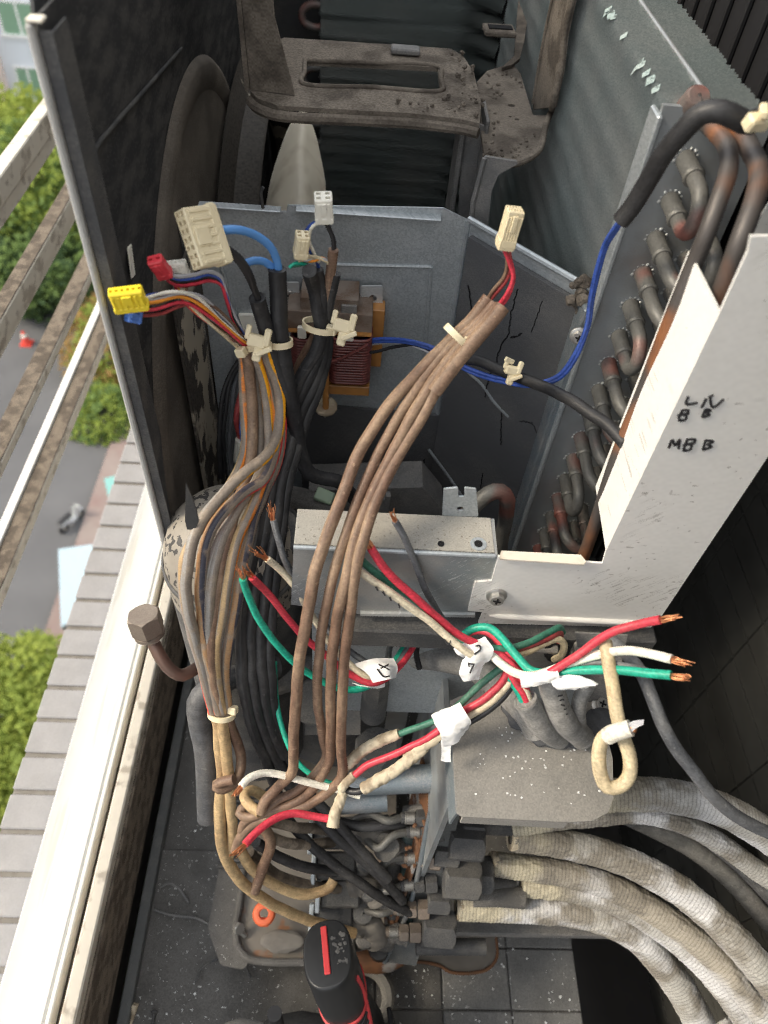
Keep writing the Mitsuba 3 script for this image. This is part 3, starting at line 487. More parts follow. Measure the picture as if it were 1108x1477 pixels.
part(sd, 'short_arm', polyplate([(0.1409,0.8302,0.668),(0.1527,0.8333,0.668),(0.1323,0.7144,0.668),(0.1239,0.6736,0.668),(0.1159,0.6581,0.668),(0.1066,0.6502,0.668),(0.1199,0.679,0.668)], .0025, (0, 0, -1)), 'bracket_dirt', 30)
part(sd, 'down_leg', [polyplate([(0.0756,0.468,0.6766),(0.0988,0.468,0.6747),(0.095,0.468,0.6719),(0.0864,0.468,0.6659),(0.0839,0.468,0.6549),(0.0867,0.468,0.6241),(0.0753,0.468,0.6233),(0.073,0.468,0.6466),(0.0757,0.468,0.6705)], .0025, (0, 1, 0), rnd=.001), rod((0.0755,0.467,0.6761), (0.0728,0.467,0.6471), .0016, 8), rod((0.0728,0.467,0.6471), (0.075,0.467,0.6248), .0016, 8)], 'mid_grey', 30)
part(sd, 'side_wall', polyplate([V(q) for q in ((0.084,0.5842,0.664), (0.0802,0.4969,0.664))] + [V((0.0802,0.4969,0.664)) - (0, 0, .05), V((0.084,0.5842,0.664)) - (.0, 0, .05)], .002, (1, 0, 0)), 'mid_grey', False)
part(sd, 'small_tab', obox((0.1066,0.696,0.68), (1, .05, 0), (0, 1, 0), .026, .022, .004, .001), 'bracket_dirt')
part(sd, 'tab_hole', obox((0.1073,0.6962,0.6825), (1, .05, 0), (0, 1, 0), .020, .009, .001, .0003), 'crack_black')
part(sd, 'crust', [lump(V(p) + (rng.uniform(-.005, .005), rng.uniform(-.008, .008), rng.uniform(-.0004, .0008)), rng.uniform(.0005, .0016), i, .7, 1) for i, p in enumerate([(0.096,0.6378,0.665),(0.0973,0.617,0.665),(0.0933,0.5961,0.665),(0.0899,0.5701,0.665),(0.0897,0.5462,0.665),(0.0856,0.523,0.665),(0.0866,0.5018,0.665),(0.0835,0.4993,0.665),(0.0918,0.4975,0.665),(0.1007,0.502,0.665),(0.1083,0.5106,0.665),(0.1153,0.5279,0.665),(0.1158,0.6276,0.665),(0.1107,0.6408,0.665),(0.0997,0.5973,0.665)] * 5)], 'bracket_dirt', False, kind='stuff')
# --- reactor coil on the bulkhead

def yb(A, B, y0, y1, c=.0006): return box(A[0], B[0], y0, y1, A[2], B[2], c)
rc = part(AC, 'reactor', [yb((-0.0383,0.43,0.5923), (0.0013,0.43,0.5717), .43, .4535), yb((-0.0477,0.428,0.5826), (0.0114,0.428,0.5657), .428, .4535)], 'core_steel', 30, 'iron core choke with dark red copper windings')
part(rc, 'lug', polyplate([(0.0019,0.4505,0.591),(0.0173,0.4505,0.5921),(0.019,0.4505,0.5672),(0.003,0.4505,0.5661)], .0014, (0, -1, 0), holes=[((0.0111,0.4505,0.5817), .0028)], rnd=.0015), 'zinc_bright', 30)
part(rc, 'lug', polyplate([(-0.0538,0.4505,0.5898),(-0.0404,0.4505,0.5907),(-0.0409,0.4505,0.5659),(-0.0548,0.4505,0.5649)], .0014, (0, -1, 0), rnd=.0015), 'zinc_bright', 30)
screw(rc, (-0.0475,0.452,0.5804), (0, -1, .1), .0038)
part(rc, 'bobbin_flange', [yb((-0.0479,0.424,0.5679), (0.0113,0.424,0.5675), .424, .453), yb((-0.0463,0.424,0.5216), (0.0123,0.424,0.5131), .424, .453), yb((0.0105,0.44,0.5785), (0.0201,0.44,0.5285), .44, .453)], 'amber_bobbin', 30)
def winding(A, B, y0, y1, turns):
    A, B = V(A), V(B); x0, x1 = sorted((A[0], B[0])); z0, z1 = sorted((A[2], B[2])); r = (z1 - z0) / turns / 2; ms = []
    cx, cy, hx, hy, q = (x0 + x1) / 2, (y0 + y1) / 2, (x1 - x0) / 2, (y1 - y0) / 2, .006
    loop = [(cx + sx * (hx - q) + q * math.cos(t), cy + sy * (hy - q) + q * math.sin(t)) for sx, sy, t0 in ((1, 1, 0), (-1, 1, 1), (-1, -1, 2), (1, -1, 3)) for t in np.linspace(t0 * math.pi / 2, (t0 + 1) * math.pi / 2, 6)]
    loop.append(loop[0])
    for k in range(turns):
        z = z0 + r * (2 * k + 1); dz = rng.uniform(-.0002, .0002)
        ms.append(sweep(np.array([(u, w, z + dz) for u, w in loop]), r * 1.02, 8, False)[0])
    return cat(ms)
part(rc, 'winding', winding((-0.0175,0.422,0.5657), (0.0112,0.422,0.5255), .422, .450, 17), 'winding', True)
part(rc, 'winding', winding((-0.0444,0.422,0.5638), (-0.0226,0.422,0.523), .422, .450, 17), 'winding', True)
part(rc, 'centre_post', rod((-0.0202,0.418,0.5708), (-0.0197,0.418,0.505), .0024), 'amber_bobbin')
part(rc, 'spacer', lathe([(.0012, .002), (.008, .0018), (.009, .001), (.009, -.001), (.0012, -.001)], (-0.0198,0.421,0.5037), (0, -.2, 1), 10), 'linen_tape', False)
part(rc, 'bolt_tip', rod((-0.0197,0.42,0.5032), (-0.0202,0.42,0.494), .0011), 'screw_metal')
for A, B in (((-0.0399,0.422,0.5745), (-0.0339,0.422,0.5645)), ((-0.0076,0.422,0.5722), (-0.0011,0.422,0.5645))):
    t = part(rc, 'terminal', yb(A, B, .4205, .4235, .0008), 'white_plastic', 30)
part(rc, 'lead_wire', tube([(0.0091,0.418,0.5653),(0.0017,0.418,0.5594),(-0.0078,0.418,0.5527),(-0.0161,0.418,0.5485)], .0013, 8), 'winding')
part(rc, 'core_plate', [yb((-0.0294,0.4285,0.5896), (-0.018,0.4285,0.576), .4285, .431), yb((-0.0106,0.4285,0.5887), (0.0003,0.4285,0.575), .4285, .431)], 'mid_grey', 30)
part(AC, 'clip_bracket', polyplate([(-0.0852,0.452,0.5587),(-0.0596,0.452,0.5605),(-0.0624,0.452,0.5326),(-0.0791,0.452,0.5314)], .003, (0, 1, 0)), 'white_plastic', 30)

# --- dusty valve bracket box joined to the side panel
zb = H - .331
vb = part(AC, 'valve_bracket', [polyplate([(-.029, .2515, zb), (.0857, .2515, zb)] + [(0.0896,0.2515,0.5215),(0.0805,0.2515,0.5208),(0.0795,0.2515,0.49),(0.0467,0.2515,0.4843),(0.0116,0.2515,0.4817),(-0.032,0.2515,0.4897)], .0012, (0, 1, 0)), box(.0855, .0868, .252, .279, zb - .05, zb)], 'dusty_galvanised', 25, 'dusty galvanised bracket box with two screw holes')
part(vb, 'top_plate', box(-.029, .0855, .2535, .2795, zb - .0006, zb + .0006, .0004), 'dust_top', False, 'top of the bracket box thick with beige dust')
part(vb, 'bent_edge', rod((-.029, .2515, zb), (.0855, .2515, zb), .0014, 8), 'galvanised')
part(vb, 'end_fold', polyplate([V((0.0858,0.2512,0.5487)), (.0868, .2795, zb), (.0868, .2795, zb - .05), (.0868, .2512, zb - .05)], .001, (1, 0, 0)), 'dusty_galvanised')
hole = [(0.0546,0.2578,0.5495), (0.0763,0.259,0.5495)]
for q, rr in zip(hole, (.0019, .0024)): part(vb, 'screw_hole', lathe([(.0001, .0004), (rr, .0004), (rr, -.0002)], V(q) + (0, 0, .0004), (0, 0, 1), 16), 'crack_black')
part(vb, 'hole_ring', lathe([(.0026, .0003), (.0048, .0003), (.0048, -.0002)], V(hole[1]) + (0, 0, .0003), (0, 0, 1), 20), 'galvanised')
part(vb, 'notched_tab', polyplate([(0.0565,0.2795,0.5484),(0.0542,0.2795,0.5723),(0.0623,0.2795,0.5741),(0.0634,0.2795,0.5664),(0.067,0.2795,0.5667),(0.0658,0.2795,0.5743),(0.0727,0.2795,0.5737),(0.0779,0.2795,0.55)], .0014, (0, 1, 0), holes=[((0.0662,0.2795,0.5561), .0021)], rnd=.0008), 'galvanised', 30)
part(vb, 'lower_rail', sweep(np.linspace(V((0.0115,0.2505,0.4849)), V((0.0836,0.2505,0.4887)), 5), .0022, 8)[0], 'dusty_galvanised')
part(vb, 'front_sill', box(.0, .205, .243, .262, H - .424, H - .404, .0015), 'dark_grey')
part(vb, 'under_wall', box(-.02, .19, .262, .266, H - .56, H - .395), 'galvanised')  # plain galvanised sheet below the bracket box
# slots in the base of the valve bay
part(vb, 'block', [box(.118, .139, .2335, .2425, H - .428, H - .405, .001), box(.15, .176, .2335, .2425, H - .428, H - .405, .001)], 'cover_dust')
# --- valve cover
CZ = -.452
cov = part(AC, 'valve_cover', polyplate([(0.0985,0.2219,0.428),(0.1053,0.2349,0.428),(0.1179,0.2277,0.428),(0.1259,0.2081,0.428),(0.1428,0.203,0.428),(0.1605,0.2036,0.428),(0.1679,0.2245,0.428),(0.1764,0.2238,0.428),(0.178,0.1841,0.428),(0.1735,0.1598,0.428),(0.1686,0.1505,0.428),(0.1577,0.1453,0.428),(0.1426,0.1441,0.428),(0.0784,0.1457,0.428),(0.0744,0.148,0.428),(0.075,0.221,0.428)], .0015, (0, 0, -1), rnd=.002), 'cover_dust', 25, 'dusty grey valve cover plate with rounded corner')
part(cov, 'front_skirt', [polyplate([V((0.0784,0.1457,0.428)), V((0.1426,0.1441,0.428)), V((0.1426,0.1441,0.428)) - (0, 0, .012), V((0.0784,0.1457,0.428)) - (0, 0, .012)], .0014, (0, 1, 0))], 'cover_dust')
part(cov, 'side_skirt', polyplate([V((0.0754,0.2186,0.428)), V((0.0748,0.148,0.428)), V((0.0748,0.148,0.428)) - (0.002, 0, .022), V((0.0754,0.2186,0.428)) - (0.002, 0, .03)], .0014, (1, 0, 0)), 'blue_steel', False)
part(cov, 'foam_gasket', [lump(V(p) + (0, 0, .003), .011, i, .35, 2, (1, .9, .5)) for i, p in enumerate([(0.119,0.2167,0.428),(0.1226,0.2109,0.428),(0.1274,0.2053,0.428),(0.1333,0.2007,0.428),(0.1403,0.1981,0.428),(0.1476,0.1984,0.428),(0.1561,0.1996,0.428),(0.1639,0.2018,0.428),(0.17,0.2049,0.428),(0.1751,0.207,0.428)])], 'sound_pad')
part(cov, 'back_strip', polyplate([(0.0744,0.2191,0.432),(0.1044,0.2328,0.432),(0.1146,0.2266,0.432),(0.0929,0.2188,0.432),(0.0775,0.1953,0.432)], .002, (0, 0, -1)), 'mid_grey', False)
screw(cov, (0.1768,0.2208,0.428), (0, -.2, 1), .0042)
part(cov, 'rear_step', polyplate([V((0.1679,0.2245,0.428)), V((0.1852,0.2201,0.428)), V((0.1795,0.24,0.489)), V((0.147,0.24,0.4866))], .0014, (0, 1, -1)), 'mid_grey', False)
rg = random.Random(23); part(cov, 'grit', [lump((rg.uniform(.085, .17), rg.uniform(.155, .205), H + CZ + .0003), rg.uniform(.0003, .0008), i, .6, 1, (1, 1, .5)) for i in range(60)], 'white_tape', False, kind='stuff')
# --- compressor bay: accumulator dome, compressor, pipes and valves
AO = V((-0.0766,0.3024,0.4702))
acc = part(AC, 'accumulator', lathe([(.001, .046), (.012, .0452), (.024, .042), (.033, .036), (.040, .027), (.0445, .014), (.046, 0), (.046, -.028)], AO, (0, 0, 1), 48), 'mottled_cream', 60, 'accumulator with peeling cream paint')
part(acc, 'fin_tab', polyplate([(-0.0905,0.262,0.5544),(-0.0857,0.262,0.5865),(-0.0835,0.262,0.5727),(-0.0827,0.262,0.555),(-0.0856,0.262,0.5473),(-0.0903,0.262,0.5469)], .0012, (0, 1, 0)), 'dark_steel', 20)
part(acc, 'shell', lathe([(.0452, -.026), (.0458, -.03), (.0458, -.30)], AO, (0, 0, 1), 48), 'dark_grey', 60)
part(acc, 'seam', lathe([(.0462, .002), (.0475, .001), (.0475, -.002), (.0462, -.003)], AO, (0, 0, 1), 48), 'dark_grey')
part(AC, 'compressor', lathe([(.001, .05), (.02, .049), (.042, .040), (.056, .022), (.0605, 0), (.0605, -.22)], (-.005, .345, H - .52), (0, 0, 1), 48), 'dark_grey', 60)
part(AC, 'terminal_cap', lathe([(.001, .012), (.016, .011), (.021, .004), (.021, -.03)], (-0.0484,0.3076,0.4888), (.2, -.4, 1), 28), 'dark_grey')
part(AC, 'terminal_bolt', hexprism((-0.0461,0.2944,0.4785), (.1, -.6, .5), .012, .01), 'dark_grey')
part(AC, 'wrapped_pipe', tube([(-0.0735,0.3728,0.4353),(-0.0574,0.3767,0.4428),(-0.041,0.3749,0.446),(-0.0215,0.3645,0.4489),(-0.008,0.358,0.4494)], .0115, 12), 'dusty_lagging')
part(AC, 'green_connector', obox((-0.0175,0.3658,0.463), (1, -.3, -.2), (0, 1, .5), .014, .010, .006, .001), 'pale_green')
part(AC, 'back_box', polyplate([V((-0.0321,0.4,0.4299)), V((0.0605,0.4,0.4409)), V((0.0813,0.4,0.4119)), V((0.0891,0.4,0.3521)), V((-0.0329,0.4,0.3431))], .03, (0, 1, 0)), 'mid_grey', 25)
part(AC, 'small_latch', [yb((0.0212,0.385,0.4407), (0.0347,0.385,0.4228), .385, .39), yb((0.0297,0.384,0.4458), (0.0341,0.384,0.4239), .384, .39)], 'mid_grey')
part(AC, 'suction_pipe', tube([(0.0811,0.3229,0.5003),(0.0881,0.3255,0.5109),(0.0943,0.3278,0.5172),(0.1013,0.3299,0.5182),(0.1071,0.3299,0.5129),(0.1131,0.3354,0.4855),(0.1175,0.3395,0.4439),(0.1298,0.3422,0.4045)], .0055, 12), 'brazed_copper')
part(AC, 'left_pipe', tube([(-0.0944,0.1825,0.295),(-0.0945,0.2125,0.3541),(-0.0977,0.2238,0.376),(-0.098,0.2307,0.3904),(-0.0932,0.2358,0.3976),(-0.0834,0.2423,0.399),(-0.0693,0.2516,0.3958),(-0.046,0.2634,0.388)], .0082, 14), 'slate_pipe')
cp = part(AC, 'capillary_pipe', tube([(-0.1205,0.2413,0.453),(-0.116,0.2352,0.4461),(-0.1102,0.231,0.4377),(-0.1039,0.2305,0.4313),(-0.0973,0.2369,0.4275),(-0.0907,0.2491,0.421)], .0042, 12), 'stub_copper', label='copper stub pipe bent towards the window sill')
n0 = V((-0.1241,0.2468,0.4789)); na = unit(V((-0.1213,0.2419,0.4572)) - n0)
part(cp, 'cap_nut', [hexprism(n0, na, .0185, .0145), lathe([(.0065, .0145), (.0098, .015), (.0098, .0175), (.006, .019)], n0, na, 24)], 'nut_bronze', 25)
# valves: column with hex cap, pipe ends, cross pipes
part(AC, 'service_valve', [lathe([(.0105, -.02), (.0105, .035), (.009, .04)], (0.0287,0.2615,0.3407), (0, .15, 1), 20), hexprism((0.0326,0.2314,0.2896), (0, .1, 1), .031, .03), hexprism((0.0283,0.2596,0.3565), (0, .1, 1), .018, .02)], 'dark_grey', 25, 'dark valve with hexagonal cap under the white flag label')
for i, (o, r, m) in enumerate([((0.0133,0.2744,0.4326), .013, 'mid_grey'), ((-0.0163,0.2464,0.3662), .018, 'dark_grey'), ((-0.0632,0.2853,0.379), .015, 'mid_grey')]):
    part(AC, 'pipe_end', lathe([(.001, .0), (r * .9, .0), (r, -.002), (r, -.035)], o, ((.6, -.3, .35), (.1, -.4, .8), (.4, -.5, .5))[i], 24), m, 40)
part(AC, 'cross_pipe', rod((0.0103,0.2223,0.2693), (0.0891,0.2217,0.2863), .0115), 'blue_steel')
part(AC, 'cross_pipe', rod((0.0054,0.2102,0.2544), (0.0447,0.2127,0.2568), .0095), 'blue_steel')
part(AC, 'cross_pipe', rod((0.0622,0.2097,0.2361), (0.0975,0.2061,0.2606), .006), 'mid_grey')
part(AC, 'cross_pipe', tube([(-0.0866,0.279,0.3559),(-0.0484,0.2705,0.3466),(-0.022,0.2839,0.3519),(0.0153,0.2895,0.3776)], .010, 12), 'mid_grey')
part(AC, 'valve_bay_wall', [box(-.11, .07, .318, .321, .08, H - .46), box(.078, .082, .17, .31, .12, H - .50)], 'sheet_steel', False)
part(AC, 'frame_rail', [polyplate([(-0.0283,0.2833,0.2845),(0.0196,0.2848,0.2849),(0.0213,0.2691,0.2559),(-0.0276,0.2677,0.2555)], .003, (0, 1, -.3))], 'mid_grey')
# expansion valve coils in a row, wrapped joints behind them
for i, (u, v, r) in enumerate([(482,1205,.70), (486,1245,.72), (492,1285,.735), (500,1318,.75), (478,1352,.77)]):
    c = V((0.0022,0.1977,0.2085)) if i == 0 else V([(0.0059,0.179,0.1878), (0.0107,0.1614,0.1682), (0.0057,0.1475,0.1447), (0.0092,0.1323,0.1266)][i - 1])
    e = part(AC, 'expansion_valve', [obox(c, (1, 0, .08), (0, 1, .3), .034, .022, .026, .0015)], 'dark_grey', 25)
    part(e, 'coil_bracket', [obox(c + (-.02, -.004, .006), (1, 0, 0), (0, 1, .3), .004, .026, .02, .0008)], 'galvanised')
    part(e, 'stem', lathe([(.001, .004), (.008, .003), (.009, 0), (.009, -.03)], c + (.025, .0, .012), (.2, -.1, 1), 18), 'mid_grey')
def elbow(q, d0, d1, L, r, seed):
    q = V(q); C, _ = resample(spline([q - unit(d0) * L, q - unit(d0) * L * .3, q + unit(d1) * L * .3, q + unit(d1) * L]), .002)
    return sweep(C, r, 28, True, lambda t, s_, c: r * (.3 * (nfbm(np.stack([c[0] + r * np.cos(t), c[1] + r * np.sin(t), c[2] + s_ * .5 + 0 * t], 1) * 110, 3, seed) - .5)) + .0006 * np.sin(s_ * 900 + t))
for i, (q, d0, d1, L, r) in enumerate([((0.0366,0.1954,0.2193), (1, -.3, .2), (1, .2, -.6), .018, .0095), ((0.0506,0.1893,0.208), (.2, .3, -1), (1, -.2, -.3), .02, .0105), ((0.0344,0.1663,0.1803), (1, .2, .2), (.5, -.6, -.6), .018, .0092), ((0.0478,0.1565,0.1634), (.3, -.5, -.8), (1, .1, 0), .02, .0098), ((0.0392,0.1426,0.1447), (1, .1, .3), (.3, -.6, -.7), .02, .0105), ((0.056,0.1376,0.1347), (.2, .4, .9), (1, -.2, 0), .017, .0082)]):
    part(AC, 'lagged_joint', elbow(q, d0, d1, L, r, i), 'old_linen' if i in (0, 2, 4) else 'dusty_lagging')
for i, (a, b, r, m) in enumerate([((0.0662,0.2033,0.224), (0.0693,0.1651,0.1517), .007, 'dark_teal'), ((0.0554,0.2086,0.2246), (0.0584,0.151,0.1374), .006, 'dark_grey'), ((0.0769,0.2008,0.2138), (0.0744,0.1475,0.1279), .006, 'dark_teal'), ((0.049,0.2089,0.2137), (-0.0056,0.2114,0.1917), .006, 'dark_grey'), ((0.0534,0.1816,0.1543), (-0.0036,0.1822,0.1422), .006, 'dark_grey'), ((0.0553,0.1585,0.1285), (-0.0021,0.1588,0.1163), .006, 'dark_grey')]):
    part(AC, 'branch_pipe', rod(a, b, r), m)
for i, (q, d) in enumerate([((0.0753,0.1936,0.2378), (1, 0, .1)), ((0.0752,0.1795,0.2128), (1, -.1, .1)), ((0.0738,0.1647,0.1881), (1, .1, 0)), ((0.0698,0.1502,0.1639), (1, 0, .1)), ((0.0695,0.2009,0.2499), (1, 0, 0)), ((0.0643,0.1367,0.1403), (1, 0, 0))]):
    k = part(AC, 'flare_fitting', [hexprism(q, d, .013, .008), hexprism(V(q) + unit(d) * .009, d, .0155, .010), lathe([(.0045, .0), (.0045, -.012), (.003, -.013)], q, d, 16)], 'nut_bronze' if i % 2 else 'dark_grey', 25)
    part(k, 'thread', [lathe([(.0046, -.001 - .0014 * t), (.0053, -.0017 - .0014 * t), (.0046, -.0024 - .0014 * t)], q, d, 16) for t in range(6)], 'screw_metal', 30)
    part(AC, 'thin_pipe', tube([V(q) - unit(d) * .012, V(q) - unit(d) * .024 + (0, -.004, .004), V(q) + (-.036, -.012 + .004 * i, -.006), V(q) + (-.05, .004, -.02)], .0032, 10), 'brazed_copper')
# valve plate seen on edge, with rusty inner face
vt, vbm = V((0.0897,0.1976,0.2726)), V((0.0721,0.119,0.0922))
w0 = [V((0.0791,0.1972,0.2763)), V((0.1022,0.1977,0.2799)), V((0.0836,0.119,0.0933)), V((0.0554,0.1222,0.0913))]
vp = part(AC, 'valve_plate', sheet([[w0[0], w0[1]], [V((0.0709,0.1645,0.1672)), V((0.0978,0.1643,0.1703))], [w0[3], w0[2]]], .002, 4), 'dark_steel_paint', 20, 'grey edge plate that the pipe joints pass through')
part(vp, 'inner_face', polyplate([w0[0] + (0, .003, 0), w0[0] + (-.004, .05, -.01), w0[3] + (-.004, .05, .02), w0[3] + (0, .003, 0)], .002, (1, 0, 0)), 'rust', False)
part(vp, 'rolled_edge', tube([w0[0] + (-.001, -.001, 0), V((0.0717,0.1527,0.1574)), w0[3] + (-.001, -.001, 0)], .0022, 8), 'blue_steel')
part(vp, 'rust_scale', [lump(w0[0] + (w0[3] - w0[0]) * t + (-.004 + rng.uniform(-.005, .002), rng.uniform(0, .01), 0), rng.uniform(.001, .003), i, .8, 1) for i, t in enumerate(np.linspace(.08, .9, 22))], 'rubble_rust', False)
# flare nuts beyond the plate
for q, s in (((0.1119,0.1869,0.2411), .030), ((0.1107,0.1659,0.209), .032), ((0.1287,0.1689,0.2025), .026), ((0.0981,0.1393,0.1496), .030), ((0.1015,0.182,0.2222), .022), ((0.1224,0.1952,0.2455), .02), ((0.1006,0.1552,0.1738), .02)):
    part(AC, 'flare_nut', hexprism(V(q) + (-.014, 0, 0), (1, -.06, .02), s * .98, s * .95, .18), 'dark_grey', 25)
for a, b, r in (((0.1224,0.1978,0.2463), (0.1584,0.1999,0.2389), .008), ((0.1021,0.1782,0.216), (0.1473,0.1782,0.1981), .0075), ((0.1292,0.1682,0.192), (0.1615,0.1666,0.1826), .007), ((0.0806,0.1287,0.1251), (0.1438,0.1293,0.1244), .007)):
    part(AC, 'joint_pipe', rod(a, b, r), 'dark_grey')
# rusty drain tongue, base pan and its hollow
tg = [(0.034,0.1199,0.052),(0.0609,0.1559,0.052),(0.1168,0.158,0.052),(0.1589,0.1563,0.052),(0.1682,0.1503,0.052),(0.1681,0.1346,0.052),(0.1603,0.1251,0.052),(0.1462,0.1202,0.052),(0.1217,0.1205,0.052),(0.1125,0.1256,0.052),(0.0881,0.1287,0.052),(0.0609,0.1284,0.052),(0.0475,0.1178,0.052)]
tongue = part(AC, 'base_tongue', polyplate(tg, .003, (0, 0, -1), rnd=.003), 'rusty_pan', 25, 'rust stained tongue of the base pan')
part(tongue, 'rolled_rim', tube([(0.0607,0.1269,0.054),(0.0878,0.1278,0.054),(0.1108,0.1247,0.054),(0.1214,0.1196,0.054),(0.1458,0.1194,0.054),(0.1598,0.1236,0.054),(0.1682,0.1331,0.054),(0.1692,0.1499,0.054)], .0015, 8), 'rubble_rust')
bpn = part(AC, 'base_pan', [box(-.10, .07, .125, .95, .047, .050)], 'rusty_pan', False)
rimb = [(-0.0898,0.2169,0.054),(-0.089,0.1777,0.054),(-0.0899,0.153,0.054),(-0.0852,0.1376,0.054),(-0.0747,0.1284,0.054),(-0.0598,0.1257,0.054),(-0.0131,0.1258,0.054),(0.0338,0.1265,0.054),(0.0607,0.1257,0.054)]
part(bpn, 'rim', [tube(rimb, .0035, 10)[0], polyplate([V(p) for p in rimb] + [V((0.0607,0.1188,0.054)), V((-0.0654,0.1171,0.054)), V((-0.1003,0.1223,0.054)), V((-0.1169,0.1526,0.054)), V((-0.114,0.2163,0.054))], .003, (0, 0, -1), rnd=.006)], 'floor_stone')
part(bpn, 'inner_wall', [polyplate([V(p), V(q), V(q) + (.004, .004, -.020), V(p) + (.004, .004, -.020)], .001, (-1, -1, 0)) for p, q in zip(rimb[:-1], rimb[1:])], 'floor_metal', False)
part(bpn, 'rust_patch', lump((-0.0154,0.1584,0.048), .016, 3, .5, 3, (1, .8, .1)), 'rubble_rust', 60)
part(bpn, 'louvre', [box(-.115 + 0 * k, -.072, .285 - .006 * k, .287 - .006 * k, .055, .062, .0006) for k in range(14)], 'dark_grey')
part(AC, 'drain_elbow', [tube([(0.0225,0.1349,0.08),(0.0326,0.127,0.08),(0.049,0.125,0.08),(0.0654,0.1286,0.08),(0.0721,0.1379,0.08)], .012, 14)[0]], 'rust')
part(AC, 'drain_plug', lathe([(.001, .03), (.009, .029), (.010, .02), (.010, -.02)], (0.0509,0.1319,0.08), (-.1, -.1, 1), 20), 'black_plastic')
part(AC, 'side_pipe_rail', obox((V((0.1047,0.1514,0.08)) + V((0.3095,0.156,0.08))) / 2, (1, 0, 0), (0, 1, 0), float(np.linalg.norm(V((0.3095,0.156,0.08)) - V((0.1047,0.1514,0.08)))), .014, .014, .001), 'mid_grey')

# ================================================================ cables, harnesses and connectors
def copper_end(parent, pts, r, seed=0, length=.011, spread=.5):
    C = spline([V(p) for p in pts]); t = unit(C[-1] - C[-4]); R = random.Random(seed); ms = []
    e = unit(np.cross(t, (.3, .2, 1))); g = np.cross(t, e)
    for k in range(16):
        a = 2 * math.pi * k / 16 * 2.6; q = e * math.cos(a) + g * math.sin(a); s = R.uniform(.1, 1) * spread; L = length * R.uniform(.55, 1.1)
        side = e * (1 if k % 3 else -1) * spread * .5; o = C[-1] + q * r * R.uniform(.2, .55) - t * .001; q2 = unit(q + np.cross(t, q) * .9)
        ms.append(sweep(resample(spline([o, o + t * L * .4 + q2 * r * .3 + side * L * .12, o + t * L * .75 + q2 * s * L * .2 + side * L * .35, o + t * L * .95 + (q2 * s * .3 + side * .75 + V((R.uniform(-.2, .2), 0, R.uniform(-.2, .2)))) * L * .6]), .0008)[0], r * R.uniform(.10, .16), 6)[0])
    part(parent, 'copper_strands', ms, 'bare_copper', True)
def core(parent, name, m, w, pts, end=False, seed=0, length=.011, spread=.5, n=12, label=None):
    k = part(parent, name, tube(pts, w, n, wob=.0011 if w > .0025 else .0008 if w > .0015 else .0004), m, label=label)
    if end: copper_end(k, pts, w, seed, length, spread)
    return k
def taped(pts, rs, seed=1):
    C, _ = resample(spline([V(p) for p in pts]), .0009); rr = np.interp(np.linspace(0, 1, len(C)), np.linspace(0, 1, len(rs)), rs)
    return sweep(C, rr, 24, True, lambda t, s_, c: rr.mean() * .35 * ((nfbm(np.stack([c[0] + .003 * np.cos(t), c[1] + .003 * np.sin(t), c[2] + s_ * .2 + 0 * t], 1) * 420, 3, seed) - .5)) + .0003 * ((s_ * 160 + t / 6.283) % 1.0))
def tie(parent, c, axis, r, w=.0036, tail=None, m='tie_nylon'):
    axis = unit(axis); e = unit(np.cross(axis, (.2, .9, .3))); g = np.cross(axis, e); rx, ry = (r, r) if np.ndim(r) == 0 else r
    a = np.linspace(0, 2 * np.pi, 28); L = [V(c) + rx * math.cos(t) * e + ry * math.sin(t) * g for t in a]
    vs = np.vstack([[p + axis * w / 2, p - axis * w / 2, p - axis * w / 2 + unit(p - V(c)) * .0011, p + axis * w / 2 + unit(p - V(c)) * .0011] for p in L])
    f = [];
    for i in range(27):
        for j in range(4): f.append([i * 4 + j, i * 4 + (j + 1) % 4, (i + 1) * 4 + (j + 1) % 4, (i + 1) * 4 + j])
    F = np.array(f); F = np.vstack([F[:, [0, 1, 2]], F[:, [0, 2, 3]]])
    ms = [trimesh.Trimesh(vs, F, process=False)]
    if tail is not None: ms += [obox(V(tail), axis, e, w * 1.5, .006, .005, .0006)]
    return part(parent, 'cable_tie', ms, m, 30)
def connector(parent, name, A, B, wdir, width, thick, n, m):
    """Plug housing from its wire end A to its mouth B: block, latch ridges and a row of cavities."""
    A, B = V(A), V(B); ax = unit(B - A); L = np.linalg.norm(B - A); ex = unit(V(wdir) - ax * (V(wdir) @ ax)); nz = np.cross(ex, ax); c = (A + B) / 2
    if nz[2] - .6 * nz[1] < 0: nz = -nz
    holes = [obox(B - ax * L * .3 + ex * width * ((i + .5) / n - .5) + nz * thick * o, ex, ax, width / n * .52, L * .62, thick * .24) for i in range(n) for o in ((-.22, .22) if thick > .007 else (0,))]
    body = trimesh.boolean.difference([obox(c, ex, ax, width, L, thick, .0006)] + holes, engine='manifold')
    k = part(parent, name, [body, obox(c - ax * L * .32, ex, ax, width * 1.05, L * .22, thick * 1.12, .0005)], m, 25)
    part(k, 'rib', [obox(c + ex * width * ((i + .5) / n - .5) + nz * thick * .52 + ax * L * .06, ex, ax, width / n * .42, L * .62, .0008, .0002) for i in range(n)], m, 25)
    part(k, 'latch', obox(c + ax * L * .2 + nz * thick * .56, ex, ax, width * .3, L * .4, .0014, .0003), m, 25)
    return k
